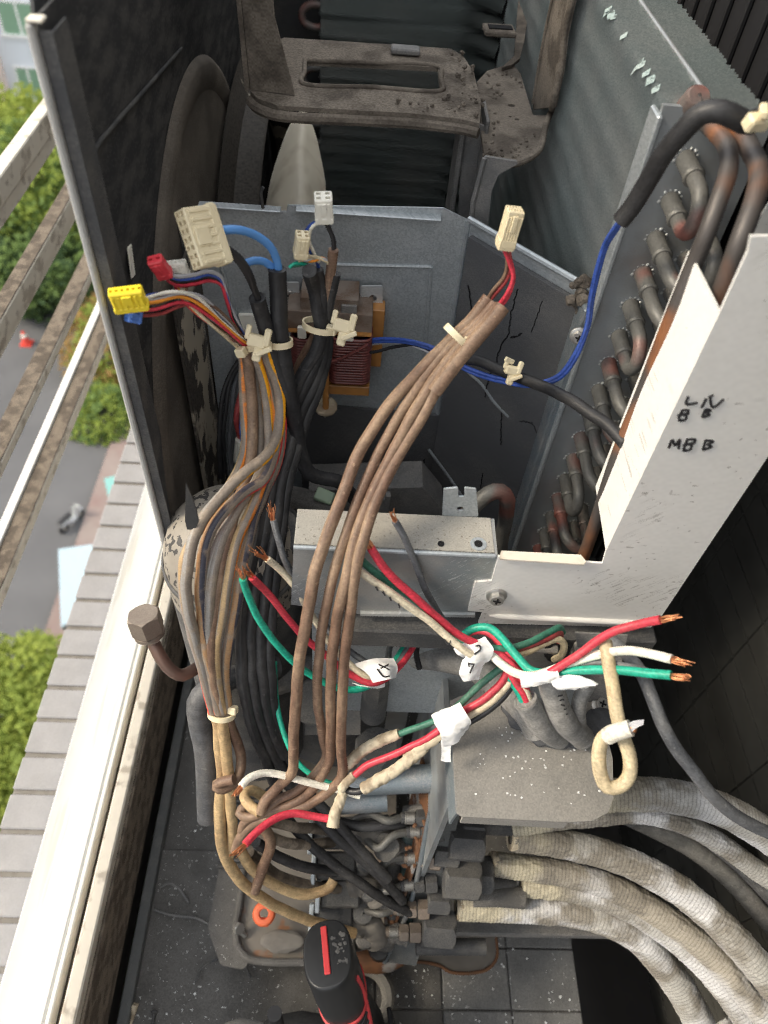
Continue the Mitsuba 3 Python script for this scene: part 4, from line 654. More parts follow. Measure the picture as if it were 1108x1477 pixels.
def anchor(parent, o, sx=1, s=1.0):
    """Push-in cable anchor with a slotted head and two wings."""
    o = V(o); e1 = V((1, .0, -.25)) * sx; e2 = V((0, .45, 1))
    part(parent, 'anchor_clip', [obox(o, e1, e2, .011 * s, .007 * s, .006 * s, .001), obox(o + unit(e1) * .006 * s + (0, 0, .004 * s), e1, e2, .004 * s, .010 * s, .004 * s, .0008), obox(o - unit(e2) * .007 * s, e1, e2, .005 * s, .009 * s, .005 * s, .0008),
        obox(o + unit(e1) * .004 * s - unit(e2) * .003 * s + (0, -.003 * s, 0), e1 + e2 * .6, e2, .010 * s, .003 * s, .003 * s, .0006), obox(o - unit(e1) * .005 * s + unit(e2) * .004 * s, e1, e2 + e1 * .5, .003 * s, .008 * s, .003 * s, .0006)], 'tie_nylon', 25)

# --- left harness: striped sheaths fanning over the accumulator, coloured plugs at the top
hn = thing('striped_cable_harness', 'bundle of striped cables bulging at the left, with red, yellow and blue plugs on top', 'cable harness')
HP = [('harness_one', 0.0034, [(-0.05,0.3496,0.6011),(-0.0467,0.3482,0.5877),(-0.0443,0.3429,0.5721),(-0.0444,0.3306,0.5632),(-0.05,0.3107,0.5611),(-0.0614,0.2956,0.5599),(-0.072,0.2823,0.5557),(-0.0803,0.2706,0.5503),(-0.0861,0.2594,0.5429),(-0.0892,0.249,0.5321),(-0.0907,0.2415,0.5198),(-0.0905,0.2357,0.5051),(-0.0887,0.2307,0.4837),(-0.0868,0.2247,0.4567),(-0.0828,0.2134,0.4131)]),
      ('harness_three', 0.003, [(-0.066,0.3522,0.5979),(-0.0663,0.3471,0.5808),(-0.0663,0.3381,0.5604),(-0.0662,0.3201,0.5479),(-0.0751,0.294,0.541),(-0.0869,0.271,0.5353),(-0.0932,0.257,0.5276),(-0.0944,0.2486,0.517),(-0.0943,0.2413,0.5023),(-0.0924,0.2353,0.4838),(-0.0893,0.2293,0.4632),(-0.0863,0.2222,0.4382),(-0.0819,0.2148,0.4102)]),
      ('harness_two', 0.0034, [(-0.0525,0.353,0.5993),(-0.048,0.3494,0.5801),(-0.0459,0.3407,0.5595),(-0.0469,0.324,0.5484),(-0.0523,0.3043,0.5445),(-0.0621,0.2927,0.5453),(-0.071,0.2813,0.5439),(-0.0776,0.2712,0.5397),(-0.0818,0.2619,0.5322),(-0.0839,0.2525,0.5221),(-0.085,0.2451,0.5098),(-0.0849,0.2387,0.4948),(-0.0834,0.2298,0.4739),(-0.0812,0.2219,0.4439),(-0.0782,0.2134,0.4134)]),
      ('harness_one', 0.003, [(-0.0601,0.3538,0.5971),(-0.0583,0.3497,0.5791),(-0.0562,0.3379,0.5553),(-0.0573,0.3164,0.5399),(-0.0649,0.2929,0.5366),(-0.0742,0.2719,0.5305),(-0.0792,0.258,0.5212),(-0.0821,0.2471,0.5093),(-0.0829,0.2389,0.4946),(-0.0828,0.2333,0.4805),(-0.0821,0.2248,0.4524),(-0.0804,0.2145,0.411)]),
      ('harness_three', 0.0032, [(-0.0552,0.3518,0.6),(-0.0512,0.3463,0.577),(-0.0486,0.3299,0.5516),(-0.0527,0.3057,0.5404),(-0.0584,0.2863,0.5351),(-0.0629,0.2744,0.5315),(-0.0664,0.2615,0.5236),(-0.0693,0.2504,0.5113),(-0.0723,0.2397,0.4941),(-0.0768,0.2306,0.4731),(-0.0781,0.2218,0.4444),(-0.076,0.2137,0.4132)]),
      ('harness_two', 0.0036, [(-0.0492,0.355,0.5948),(-0.0464,0.3535,0.5768),(-0.0448,0.3452,0.5553),(-0.0458,0.3266,0.5396),(-0.0527,0.3053,0.5319),(-0.0578,0.2876,0.527),(-0.0606,0.2713,0.5186),(-0.0631,0.2572,0.5063),(-0.0658,0.2453,0.4905),(-0.0699,0.2344,0.4705),(-0.0735,0.2256,0.4422),(-0.0737,0.2151,0.4101)]),
      ('brown_sheath', 0.0034, [(-0.0635,0.3494,0.6003),(-0.062,0.3446,0.5832),(-0.0606,0.3345,0.5612),(-0.0621,0.3132,0.5461),(-0.0671,0.2874,0.5364),(-0.0705,0.2714,0.5294),(-0.073,0.2608,0.5219),(-0.0755,0.2497,0.5096),(-0.0777,0.2396,0.4939),(-0.0795,0.2308,0.476),(-0.0798,0.2216,0.4446),(-0.0774,0.2139,0.4124)]),
      ('harness_one', 0.0029, [(-0.0572,0.3497,0.6026),(-0.0544,0.346,0.588),(-0.0517,0.3378,0.5676),(-0.0506,0.3282,0.5531),(-0.0565,0.3071,0.5436),(-0.0656,0.2863,0.5378),(-0.0725,0.2689,0.5304),(-0.076,0.2562,0.5217),(-0.0789,0.2435,0.5075),(-0.0809,0.234,0.4876),(-0.0816,0.2248,0.4569),(-0.0789,0.213,0.4144)])]
for m, rad, pts in HP:
    pre = [V(pts[0]) + (V((-0.0614,0.3511,0.6102)) - V((-0.0599,0.3499,0.6002))) ]
    core(hn, 'striped_cable', m, rad, pre + [V(p) for p in pts], n=16)
tie(hn, (-0.0606,0.3519,0.6111), V((-0.0545,0.3481,0.5968)) - V((-0.0637,0.3516,0.6232)), (.0085, .006), tail=(-0.065,0.3425,0.6116))
tie(hn, (-0.0773,0.2144,0.4104), (0, -.6, -1), (.0085, .0075), tail=(-0.0694,0.2146,0.4159))
anchor(hn, (-0.0554,0.3429,0.6198))
connector(hn, 'red_plug', (-0.0959,0.3278,0.6679), (-0.0989,0.3225,0.6804), (1, .3, -.3), .0075, .0055, 2, 'red_plastic')
connector(hn, 'white_plug', (-0.0926,0.3367,0.6614), (-0.0939,0.3371,0.6702), (1, .1, 0), .0125, .0055, 6, 'white_plastic')
connector(hn, 'yellow_plug', (-0.107,0.3014,0.6657), (-0.1075,0.2976,0.6788), (1, .15, .25), .0155, .0055, 6, 'yellow_plastic')
connector(hn, 'blue_plug', (-0.1066,0.3092,0.6567), (-0.1117,0.305,0.6605), (0, .4, 1), .008, .005, 3, 'blue_plastic')
yw = [('white_core', [(-0.1052,0.307,0.6674),(-0.1021,0.31,0.6665),(-0.0912,0.3186,0.6651),(-0.0818,0.3275,0.6563),(-0.0731,0.3353,0.6379),(-0.0655,0.3438,0.6217),(-0.0614,0.3511,0.6102)]), ('orange_wire', [(-0.1074,0.3054,0.6661),(-0.0995,0.3112,0.6635),(-0.0885,0.3222,0.6601),(-0.0791,0.3293,0.649),(-0.0713,0.3372,0.633),(-0.0646,0.3444,0.6189),(-0.0599,0.3516,0.6089)]),
      ('red_core', [(-0.1102,0.3046,0.6628),(-0.1001,0.3109,0.6596),(-0.0879,0.3225,0.6567),(-0.0783,0.33,0.6443),(-0.0699,0.3381,0.6288),(-0.0643,0.3455,0.6152),(-0.0609,0.3524,0.6068)]), ('brown_sheath', [(-0.107,0.3082,0.6645),(-0.0992,0.3144,0.6606),(-0.0871,0.3258,0.6594),(-0.0765,0.3334,0.6485),(-0.0686,0.3418,0.6317),(-0.0636,0.3475,0.6177),(-0.0591,0.3527,0.6102)]),
      ('blue_wire', [(-0.1054,0.3103,0.6649),(-0.1021,0.315,0.6647),(-0.0907,0.3223,0.6611),(-0.0798,0.331,0.6516),(-0.0714,0.341,0.6331),(-0.0645,0.3486,0.6177),(-0.0586,0.3534,0.6077)]), ('dull_red_core', [(-0.1078,0.3097,0.6563),(-0.0989,0.3168,0.6532),(-0.088,0.326,0.6527),(-0.0792,0.3321,0.6458),(-0.0712,0.3413,0.6283),(-0.0642,0.3476,0.6146),(-0.0618,0.353,0.6078)]),
      ('black_core', [(-0.1081,0.3111,0.6565),(-0.0991,0.3186,0.654),(-0.0876,0.3273,0.6527),(-0.0781,0.3335,0.644),(-0.07,0.3429,0.6267),(-0.064,0.3489,0.6146),(-0.0604,0.3538,0.6052)]), ('grey_wire', [(-0.1055,0.3066,0.6688),(-0.0988,0.313,0.6639),(-0.0893,0.3213,0.6627),(-0.0803,0.3291,0.6562),(-0.0726,0.3375,0.639),(-0.0654,0.3461,0.6214),(-0.0593,0.3532,0.6093)]),
      ('cream_sheath', [(-0.0889,0.3244,0.6599),(-0.0855,0.3269,0.6514),(-0.0794,0.33,0.6412),(-0.0728,0.3367,0.6278),(-0.067,0.3458,0.6114),(-0.0659,0.351,0.6029)])]
for m, pts in yw: core(hn, 'thin_wire', m, .00095, pts, n=8)
for m, dx in (('red_core', 0), ('orange_wire', 1), ('white_core', 2), ('cream_sheath', 3), ('brown_sheath', 4)):
    o = V((.0019 * dx, 0, 0)); core(hn, 'thin_wire', m, .0008, [V((-0.0953,0.3366,0.6624)) + o, V((-0.0944,0.3346,0.6589)) + o * .8, V((-0.0923,0.3311,0.6565)) + o * .6, V((-0.0889,0.3296,0.6511)) + o * .5, V((-0.0826,0.3318,0.6414)) + o * .3, V((-0.0741,0.3399,0.6272)) + o * .2, V((-0.0643,0.3494,0.6103))], n=8)
for m, dz in (('red_core', 0), ('black_core', .0019), ('blue_wire', .0034), ('grey_wire', .005)):
    o = V((.0003, .0004, 1)) * dz; core(hn, 'thin_wire', m, .00105, [V(q) + o for q in [(-0.0969,0.3279,0.6686),(-0.0955,0.3285,0.6651),(-0.0919,0.3307,0.6612),(-0.0845,0.3353,0.6596),(-0.0775,0.3402,0.659),(-0.0725,0.3426,0.6554),(-0.0706,0.344,0.6461),(-0.069,0.3458,0.6339),(-0.0658,0.347,0.6226),(-0.0628,0.3508,0.6118)]], n=8)
# sheaths going on below the tie: straight ones, one wrapped round them, and the long one to the valves
low = [(.0044,'tan_sheath'),(.004,'tan_sheath'),(.0036,'brown_sheath'),(.0042,'tan_sheath')]
LP = [[(-0.081,0.2153,0.407),(-0.0804,0.2063,0.3765),(-0.0796,0.195,0.3482),(-0.0819,0.1809,0.3244),(-0.0817,0.1657,0.2934),(-0.0727,0.1523,0.2575),(-0.0523,0.1433,0.2225),(-0.019,0.1377,0.1837),(0.0242,0.1319,0.1573)], [(-0.0765,0.2145,0.4092),(-0.0761,0.2037,0.377),(-0.075,0.1902,0.3479),(-0.0737,0.1792,0.3227),(-0.0735,0.1694,0.2986),(-0.0775,0.1608,0.2758)],
      [(-0.0739,0.2151,0.408),(-0.0709,0.2106,0.3824),(-0.0672,0.2038,0.3627),(-0.0683,0.1945,0.3529),(-0.0727,0.1888,0.3493),(-0.0797,0.1842,0.3508),(-0.0832,0.1862,0.3531),(-0.0786,0.1877,0.3572),(-0.0696,0.1884,0.3615)], [(-0.0789,0.216,0.4058),(-0.0791,0.2079,0.3726),(-0.0775,0.1972,0.3422),(-0.081,0.1818,0.314),(-0.0801,0.1653,0.2774)]]
for (w, m), pts in zip(low, LP): core(hn, 'lower_cable', m, w, pts, n=14)
# --- black sleeves with the big cream plug
bk = thing('black_sleeved_leads', 'two black sleeved leads ending in a large cream plug with blue and black wires', 'cable harness')
connector(bk, 'cream_plug', (-0.0691,0.3402,0.6853), (-0.082,0.3256,0.6896), V((-0.0707,0.332,0.6779)) - V((-0.0807,0.3401,0.696)), .0275, .0085, 7, 'cream_plastic')
core(bk, 'black_wire', 'black_core', .0019, [(-0.0662,0.3392,0.6786),(-0.0613,0.3403,0.6729),(-0.0574,0.3428,0.6625),(-0.0558,0.3471,0.6503),(-0.0541,0.3521,0.6392),(-0.0513,0.3534,0.6229)]); core(bk, 'black_wire', 'black_core', .0019, [(-0.0655,0.34,0.6758),(-0.0603,0.3416,0.669),(-0.0573,0.3453,0.6589),(-0.055,0.3501,0.6454),(-0.0532,0.3545,0.6336)])
core(bk, 'blue_wire', 'light_blue_wire', .0022, [(-0.0691,0.341,0.6867),(-0.0624,0.3459,0.6848),(-0.0547,0.353,0.6788),(-0.0478,0.3583,0.67),(-0.0445,0.3613,0.6607),(-0.0434,0.3618,0.6517),(-0.043,0.3611,0.6412)]); core(bk, 'blue_wire', 'light_blue_wire', .0021, [(-0.061,0.3536,0.6617),(-0.0564,0.3576,0.6613),(-0.051,0.3617,0.6588),(-0.0468,0.3631,0.6545),(-0.0448,0.3632,0.6485),(-0.0443,0.3615,0.6386)])
for w, pts in ((.0046, [(-0.055,0.3516,0.6422),(-0.0532,0.3532,0.6299),(-0.0506,0.3523,0.6179),(-0.0472,0.3519,0.6036),(-0.0412,0.3494,0.5806),(-0.0368,0.3489,0.5524),(-0.0344,0.3473,0.529),(-0.0334,0.3436,0.5183)]), (.0050, [(-0.0444,0.3613,0.6549),(-0.0442,0.3597,0.6376),(-0.044,0.3559,0.6216),(-0.0424,0.353,0.6041),(-0.0396,0.3504,0.5799),(-0.0359,0.349,0.5524),(-0.0325,0.3458,0.5273),(-0.027,0.3441,0.5114),(-0.0195,0.3456,0.5054),(-0.0071,0.3479,0.5003),(-0.001,0.3538,0.4854),(0.0101,0.3647,0.4551)])):
    k = part(bk, 'sleeve', tube(pts, w, 16), 'black_sleeve')
    part(k, 'mouth', lathe([(w * 1.0, -.0008), (w * 1.05, .0002), (w * .8, .0004), (w * .75, -.004)], pts[0], V(pts[0]) - V(pts[1]), 20), 'black_sleeve')
tie(bk, (-0.0438,0.3535,0.6116), V((-0.0422,0.348,0.5978)) - V((-0.0443,0.3565,0.6259)), .0066, tail=(-0.0508,0.3448,0.6148))
# --- centre bundle of black cables with two small plugs
cb = thing('black_cable_bundle', 'bundle of black cables running down the middle, two small plugs at its top', 'cable harness')
connector(cb, 'white_plug', (-0.0196,0.3762,0.6768), (-0.0202,0.3729,0.6922), (1, .1, 0), .0095, .008, 2, 'white_plastic')
connector(cb, 'beige_plug', (-0.0325,0.3694,0.6584), (-0.0306,0.3685,0.6726), (1, .2, 0), .0075, .0075, 2, 'cream_plastic')
for m, w, pts in (('blue_wire', .001, [(-0.0219,0.3769,0.6762),(-0.0272,0.3779,0.6725),(-0.0304,0.3786,0.6658),(-0.0281,0.3786,0.6576),(-0.0243,0.3787,0.6514),(-0.0219,0.3792,0.6424)]), ('white_core', .001, [(-0.0211,0.3769,0.6763),(-0.0264,0.3766,0.6721),(-0.0279,0.3761,0.6653),(-0.0257,0.3767,0.658),(-0.0226,0.3774,0.651)]), ('black_core', .0011, [(-0.0197,0.3779,0.6758),(-0.0174,0.3778,0.6712),(-0.015,0.3771,0.6657),(-0.0145,0.3766,0.6589)]), ('black_core', .0011, [(-0.0189,0.378,0.6759),(-0.0166,0.3784,0.6702),(-0.0142,0.3783,0.6638),(-0.0137,0.3772,0.6577)]),
                  ('green_core', .001, [(-0.0382,0.3641,0.6545),(-0.0356,0.3655,0.6563),(-0.0313,0.3685,0.6548),(-0.0277,0.3711,0.6509),(-0.0263,0.3735,0.6451)]), ('grey_wire', .001, [(-0.0321,0.3691,0.6578),(-0.0291,0.3703,0.6556),(-0.0255,0.3731,0.6559),(-0.0194,0.3749,0.6544),(-0.0155,0.3767,0.6493),(-0.0138,0.3769,0.6439)]), ('cream_sheath', .0011, [(-0.0335,0.3673,0.6571),(-0.0276,0.3716,0.6575),(-0.0216,0.3741,0.6552),(-0.017,0.3756,0.6515),(-0.0146,0.3769,0.6457)]), ('orange_wire', .0009, [(-0.0314,0.3696,0.6567),(-0.0254,0.3724,0.6546),(-0.0202,0.3753,0.655),(-0.0155,0.3767,0.6475)]),
                  ('dull_green_core', .001, [(-0.0371,0.3646,0.6551),(-0.0335,0.3667,0.6541),(-0.0295,0.3702,0.6535),(-0.0267,0.373,0.6481)])): core(cb, 'thin_wire', m, w, pts, n=8)
part(cb, 'brown_sleeve', tube([(-0.0144,0.3761,0.66),(-0.0158,0.3768,0.6456),(-0.018,0.3754,0.6289),(-0.0202,0.3723,0.614)], .0029, 12), 'brown_sheath')
BB = [.0042,.0040,.0041,.0042]
BP = [[(-0.0272,0.3644,0.6534),(-0.0255,0.3732,0.6346),(-0.023,0.3714,0.6218),(-0.0213,0.3698,0.6123),(-0.0236,0.3677,0.5968),(-0.0321,0.3637,0.5777),(-0.0415,0.3548,0.5587),(-0.0479,0.34,0.5417),(-0.0519,0.3133,0.5308),(-0.0558,0.288,0.5128),(-0.0614,0.2652,0.4919),(-0.0647,0.2466,0.4639),(-0.064,0.2301,0.4294),(-0.0581,0.2167,0.3833),(-0.0511,0.2123,0.3319),(-0.044,0.2061,0.2757)],
      [(-0.0234,0.3766,0.647),(-0.0216,0.3752,0.6335),(-0.0203,0.3732,0.6207),(-0.0197,0.3715,0.6111),(-0.0212,0.3694,0.5956),(-0.0288,0.3655,0.5764),(-0.0373,0.3567,0.5573),(-0.0437,0.3419,0.5402),(-0.0482,0.315,0.5291),(-0.0513,0.2898,0.511),(-0.0561,0.2669,0.4899),(-0.0589,0.2482,0.4616),(-0.0579,0.2316,0.427),(-0.0516,0.218,0.381),(-0.0434,0.2141,0.3346),(-0.0338,0.2103,0.2956)],
      [(-0.0139,0.3787,0.6437),(-0.0161,0.3772,0.6326),(-0.0183,0.375,0.6196),(-0.0189,0.3732,0.61),(-0.0195,0.3707,0.5921),(-0.0253,0.3657,0.5708),(-0.0338,0.3567,0.5516),(-0.0391,0.3393,0.5367),(-0.0432,0.3169,0.5275),(-0.0454,0.2916,0.5091),(-0.0494,0.2687,0.4878),(-0.0525,0.2498,0.4594),(-0.0517,0.233,0.4248),(-0.046,0.2192,0.3787),(-0.0383,0.2158,0.3376)],
      [(-0.0188,0.3807,0.6394),(-0.0185,0.3783,0.6222),(-0.0182,0.3757,0.6082),(-0.0179,0.3728,0.5878),(-0.0228,0.3673,0.5668),(-0.0303,0.3576,0.5479),(-0.0357,0.3418,0.5345),(-0.0402,0.3175,0.5237),(-0.0422,0.2938,0.5066),(-0.0444,0.2708,0.485),(-0.0465,0.2519,0.4564),(-0.0465,0.2348,0.4217),(-0.0432,0.2228,0.3823),(-0.0354,0.217,0.3347),(-0.0231,0.2125,0.2905)]]
for w, pts in zip(BB, BP): core(cb, 'black_cable', 'black_sheath', w, pts, n=14)
core(cb, 'brown_cable', 'brown_sheath', .0034, [(-0.0185,0.3805,0.6133),(-0.0263,0.3819,0.5937),(-0.0359,0.377,0.5722),(-0.0428,0.3723,0.5521),(-0.05,0.3648,0.5271)], n=12)
tie(cb, (-0.0212,0.3686,0.6141), V((-0.0236,0.3671,0.5972)) - V((-0.021,0.3714,0.6267)), (.0100, .0072), tail=(-0.0144,0.3652,0.6141))
anchor(cb, (-0.0078,0.3621,0.6197), 1, 1.0)
for pts in ([(-0.0505,0.204,0.2967),(-0.0328,0.1885,0.264),(-0.0144,0.1776,0.2445),(0.014,0.1648,0.2184),(0.0512,0.1523,0.1833),(0.0734,0.1471,0.1636)], [(-0.0434,0.2123,0.3044),(-0.0226,0.2021,0.2732),(0.0067,0.184,0.2462),(0.0371,0.1683,0.217),(0.0635,0.1533,0.1794)], [(-0.034,0.2145,0.2993),(-0.0056,0.1992,0.2666),(0.0244,0.1795,0.235),(0.0492,0.162,0.2111)], [(-0.0055,0.2003,0.2459),(0.0237,0.1956,0.2417),(0.0468,0.1968,0.2434),(0.0652,0.2034,0.2344)]):
    core(cb, 'valve_lead', 'black_sheath', .0043, pts, n=12)
# --- bundle of four brown cables hanging from the upper right
br = thing('brown_cable_bundle', 'four long brown dusty cables tied together, cream plug at the upper right end', 'cable harness')
connector(br, 'cream_plug', (0.073,0.3424,0.6866), (0.0749,0.3437,0.707), (1, .1, -.25), .0085, .0075, 6, 'cream_plastic')
for m, pts in (('red_core', [(0.0731,0.3435,0.6864),(0.0768,0.3426,0.6802),(0.0804,0.3404,0.6718),(0.0784,0.3386,0.6625),(0.0753,0.3384,0.6555)]), ('red_core', [(0.0743,0.3442,0.6861),(0.0783,0.3437,0.6785),(0.0812,0.3416,0.6703),(0.08,0.3395,0.6607),(0.077,0.3386,0.6546)]), ('brown_sheath', [(0.0747,0.344,0.6858),(0.0767,0.3435,0.6777),(0.0764,0.3435,0.6696),(0.0725,0.3441,0.6614),(0.0705,0.3445,0.6559)]), ('dull_red_core', [(0.0756,0.3447,0.6855),(0.0782,0.3442,0.6774),(0.0781,0.3438,0.6687),(0.0749,0.3442,0.6606),(0.0722,0.3448,0.6549)])):
    core(br, 'thin_wire', m, .0011, pts, n=8)
QP = [[(0.0697,0.337,0.6608),(0.0614,0.3315,0.6502),(0.0506,0.326,0.64),(0.0373,0.3167,0.6287),(0.0213,0.3021,0.6156),(0.0074,0.2845,0.6004),(-0.0026,0.2638,0.5834),(-0.0106,0.244,0.5657),(-0.0171,0.2264,0.5446),(-0.0217,0.2108,0.5116),(-0.0246,0.1968,0.4705),(-0.0264,0.1829,0.4316),(-0.0279,0.1766,0.4077)],
      [(0.0719,0.3347,0.6599),(0.0647,0.3295,0.6518),(0.0547,0.3246,0.6423),(0.0418,0.316,0.6286),(0.029,0.3015,0.6142),(0.0163,0.2834,0.5968),(0.0062,0.2647,0.5802),(-0.0023,0.2432,0.5612),(-0.0079,0.226,0.5392),(-0.0117,0.2139,0.5071),(-0.0125,0.201,0.472),(-0.0092,0.1913,0.4344),(-0.0061,0.1854,0.4103)],
      [(0.0738,0.3319,0.6599),(0.0654,0.3262,0.6508),(0.0561,0.3211,0.6413),(0.0455,0.3129,0.6285),(0.0346,0.2994,0.614),(0.0231,0.2814,0.5967),(0.0115,0.2621,0.5807),(0.0037,0.2422,0.5629),(-0.001,0.2252,0.541),(-0.0037,0.2132,0.5089),(-0.0046,0.2009,0.4729),(-0.004,0.1895,0.439),(-0.0045,0.1815,0.4088)],
      [(0.0752,0.3303,0.6598),(0.0681,0.3247,0.6512),(0.0589,0.3196,0.6418),(0.0486,0.3111,0.6269),(0.0392,0.2977,0.6128),(0.0282,0.2827,0.5984),(0.0186,0.2678,0.5861),(0.0119,0.2523,0.575),(0.0065,0.2338,0.5555),(0.0043,0.2217,0.5328),(0.0026,0.2095,0.4999),(0.0024,0.1964,0.4641),(0.0029,0.1844,0.4304),(0.0035,0.1748,0.403)]]
TP = [[(-0.0296,0.1738,0.3993),(-0.0378,0.1714,0.3905),(-0.0449,0.1666,0.3842),(-0.0474,0.1612,0.3773)], [(-0.0103,0.1808,0.3979),(-0.0236,0.1733,0.3861),(-0.0371,0.1686,0.3789),(-0.0461,0.1631,0.3715),(-0.0546,0.1613,0.3654),(-0.0603,0.1586,0.3589),(-0.0614,0.1559,0.353)],
      [(-0.0064,0.1766,0.3973),(-0.0187,0.1695,0.3845),(-0.0347,0.1653,0.3755),(-0.0463,0.1637,0.3696),(-0.0575,0.1622,0.365),(-0.063,0.165,0.3644),(-0.0601,0.1685,0.3652)], [(0.0012,0.1703,0.394),(-0.014,0.1664,0.3833),(-0.0299,0.1635,0.3746),(-0.0425,0.1613,0.3664),(-0.0547,0.1581,0.3582),(-0.0626,0.1525,0.349),(-0.0661,0.1473,0.3386)]]
for i, (a, b) in enumerate(zip(QP, TP)): core(br, 'brown_cable', 'brown_sheath', (.0034, .0029, .0032, .0032)[i], a + b[1:], n=14)
core(br, 'sleeve', 'brown_sheath', .0041, [V(p) + (0, -.002, .001) for p in [(0.0754,0.3308,0.6607),(0.0687,0.3254,0.6524),(0.0603,0.3202,0.6428),(0.0519,0.3143,0.6316),(0.0434,0.3059,0.6212)]], n=14)
core(br, 'return_loop', 'tan_sheath', .0036, [(-0.0474,0.1612,0.3773),(-0.0556,0.1667,0.3736),(-0.0602,0.1727,0.3719),(-0.0573,0.1778,0.368),(-0.0494,0.178,0.3598),(-0.041,0.1759,0.3499)], n=12)
tie(br, (0.0552,0.3241,0.6435), V((0.0417,0.314,0.6292)) - V((0.0676,0.3296,0.6563)), (.0100, .0064), tail=(0.0594,0.3197,0.6436))
for m, pts in (('brown_sheath', [(-0.0554,0.1788,0.3099),(-0.0463,0.1689,0.2853),(-0.0541,0.1552,0.2511),(-0.0592,0.1455,0.239)]), ('tan_sheath', [(-0.0702,0.1659,0.2763),(-0.0597,0.1574,0.2522),(-0.0417,0.1518,0.2288),(-0.0195,0.1499,0.2119),(0.0002,0.1554,0.2077),(0.0039,0.1615,0.2092)]), ('black_sheath', [(-0.0576,0.1712,0.2764),(-0.0423,0.1677,0.2534),(-0.0205,0.1661,0.2312),(0.0053,0.1676,0.2107)]), ('dirt_brown', [(-0.0563,0.1754,0.288),(-0.037,0.1748,0.2654),(-0.0156,0.1795,0.2451),(0.0013,0.1864,0.226)]), ('dirt_brown', [(-0.053,0.1849,0.2906),(-0.0324,0.1861,0.2685),(-0.0135,0.191,0.2484),(0.0008,0.1956,0.2288)]), ('dirt_brown', [(-0.0642,0.1691,0.2557),(-0.043,0.1619,0.221),(-0.0205,0.1603,0.1989),(0.0092,0.1623,0.1786)])):
    core(br, 'solenoid_lead', m, .0042, pts, n=12)
# --- blue sensor lead along the bulkhead and the coil
bl_ = thing('blue_sensor_lead', 'thin blue sensor wire looping over the bulkhead and up the coil into a black sleeve', 'cable')
core(bl_, 'blue_wire', 'blue_wire', .0013, [(-0.005,0.4346,0.5512),(0.0039,0.4327,0.5569),(0.0229,0.4218,0.5682),(0.0412,0.4099,0.576),(0.0592,0.397,0.5785),(0.0715,0.3854,0.5777),(0.0849,0.3743,0.5802),(0.0984,0.3635,0.5856),(0.1093,0.3543,0.5912),(0.1154,0.3476,0.5984),(0.1221,0.3437,0.6079),(0.127,0.3435,0.6237),(0.1291,0.3462,0.641),(0.1278,0.3503,0.6561),(0.1268,0.351,0.6705),(0.1258,0.3492,0.6877),(0.125,0.3413,0.7014),(0.1251,0.3368,0.7089)], n=10)
core(bl_, 'blue_wire', 'blue_wire', .0013, [(-0.0039,0.4348,0.5498),(0.0049,0.4326,0.5552),(0.024,0.4217,0.5665),(0.0423,0.4096,0.5741),(0.0603,0.3967,0.5766),(0.0718,0.385,0.5757),(0.0852,0.3739,0.5782),(0.0979,0.3632,0.5835),(0.1085,0.3542,0.5891),(0.115,0.3474,0.5963),(0.1233,0.3432,0.6063),(0.1285,0.3435,0.6227),(0.1304,0.3467,0.6407),(0.1292,0.3509,0.6558),(0.1281,0.3516,0.6703),(0.1271,0.3496,0.6871),(0.1263,0.3416,0.7006),(0.1255,0.3365,0.7084)], n=10)
core(bl_, 'grey_wire', 'grey_wire', .001, [(-0.0033,0.434,0.5487),(0.0089,0.4313,0.5552),(0.0279,0.4211,0.5661),(0.044,0.409,0.5718),(0.0599,0.396,0.5725),(0.0697,0.3881,0.5725)], n=8); core(bl_, 'black_wire', 'black_core', .0012, [(-0.0046,0.4372,0.5529),(0.0002,0.4317,0.5507),(0.0116,0.425,0.5536),(0.0281,0.4194,0.5638),(0.0416,0.4109,0.5724),(0.0598,0.3985,0.574)], n=8)
k = part(bl_, 'sensor_sleeve', tube([(0.1252,0.3365,0.7083),(0.1277,0.3349,0.7163),(0.1294,0.3313,0.7301),(0.1303,0.3259,0.745),(0.1326,0.3204,0.7568),(0.1359,0.3175,0.765),(0.1411,0.314,0.7681),(0.1476,0.3129,0.7668),(0.155,0.3132,0.7646),(0.1591,0.3161,0.7653)], .0045, 16), 'black_sleeve')
part(bl_, 'cable_tie', [obox((0.1521,0.3012,0.7697), (1, .3, 0), (0, 1, .4), .010, .006, .006, .001), obox((0.152,0.2994,0.7745), (.3, 1, 0), (1, 0, .2), .010, .003, .003, .0006)], 'tie_nylon', 25)
core(bl_, 'black_sleeve', 'black_sleeve', .0035, [(0.0701,0.3898,0.5798),(0.0803,0.3823,0.5842),(0.0906,0.3719,0.5871),(0.1004,0.3614,0.5902),(0.1131,0.3451,0.5976),(0.1252,0.3262,0.6045),(0.134,0.3116,0.6076),(0.1415,0.3002,0.6097),(0.1478,0.2854,0.6097)], n=14)
anchor(bl_, (0.0963,0.3564,0.5989), 1, .8)
part(bl_, 'anchor_tail', [obox((0.0941,0.3586,0.6044), (1, .2, -.6), (0, .3, 1), .007, .003, .002, .0005)], 'tie_nylon', 25)
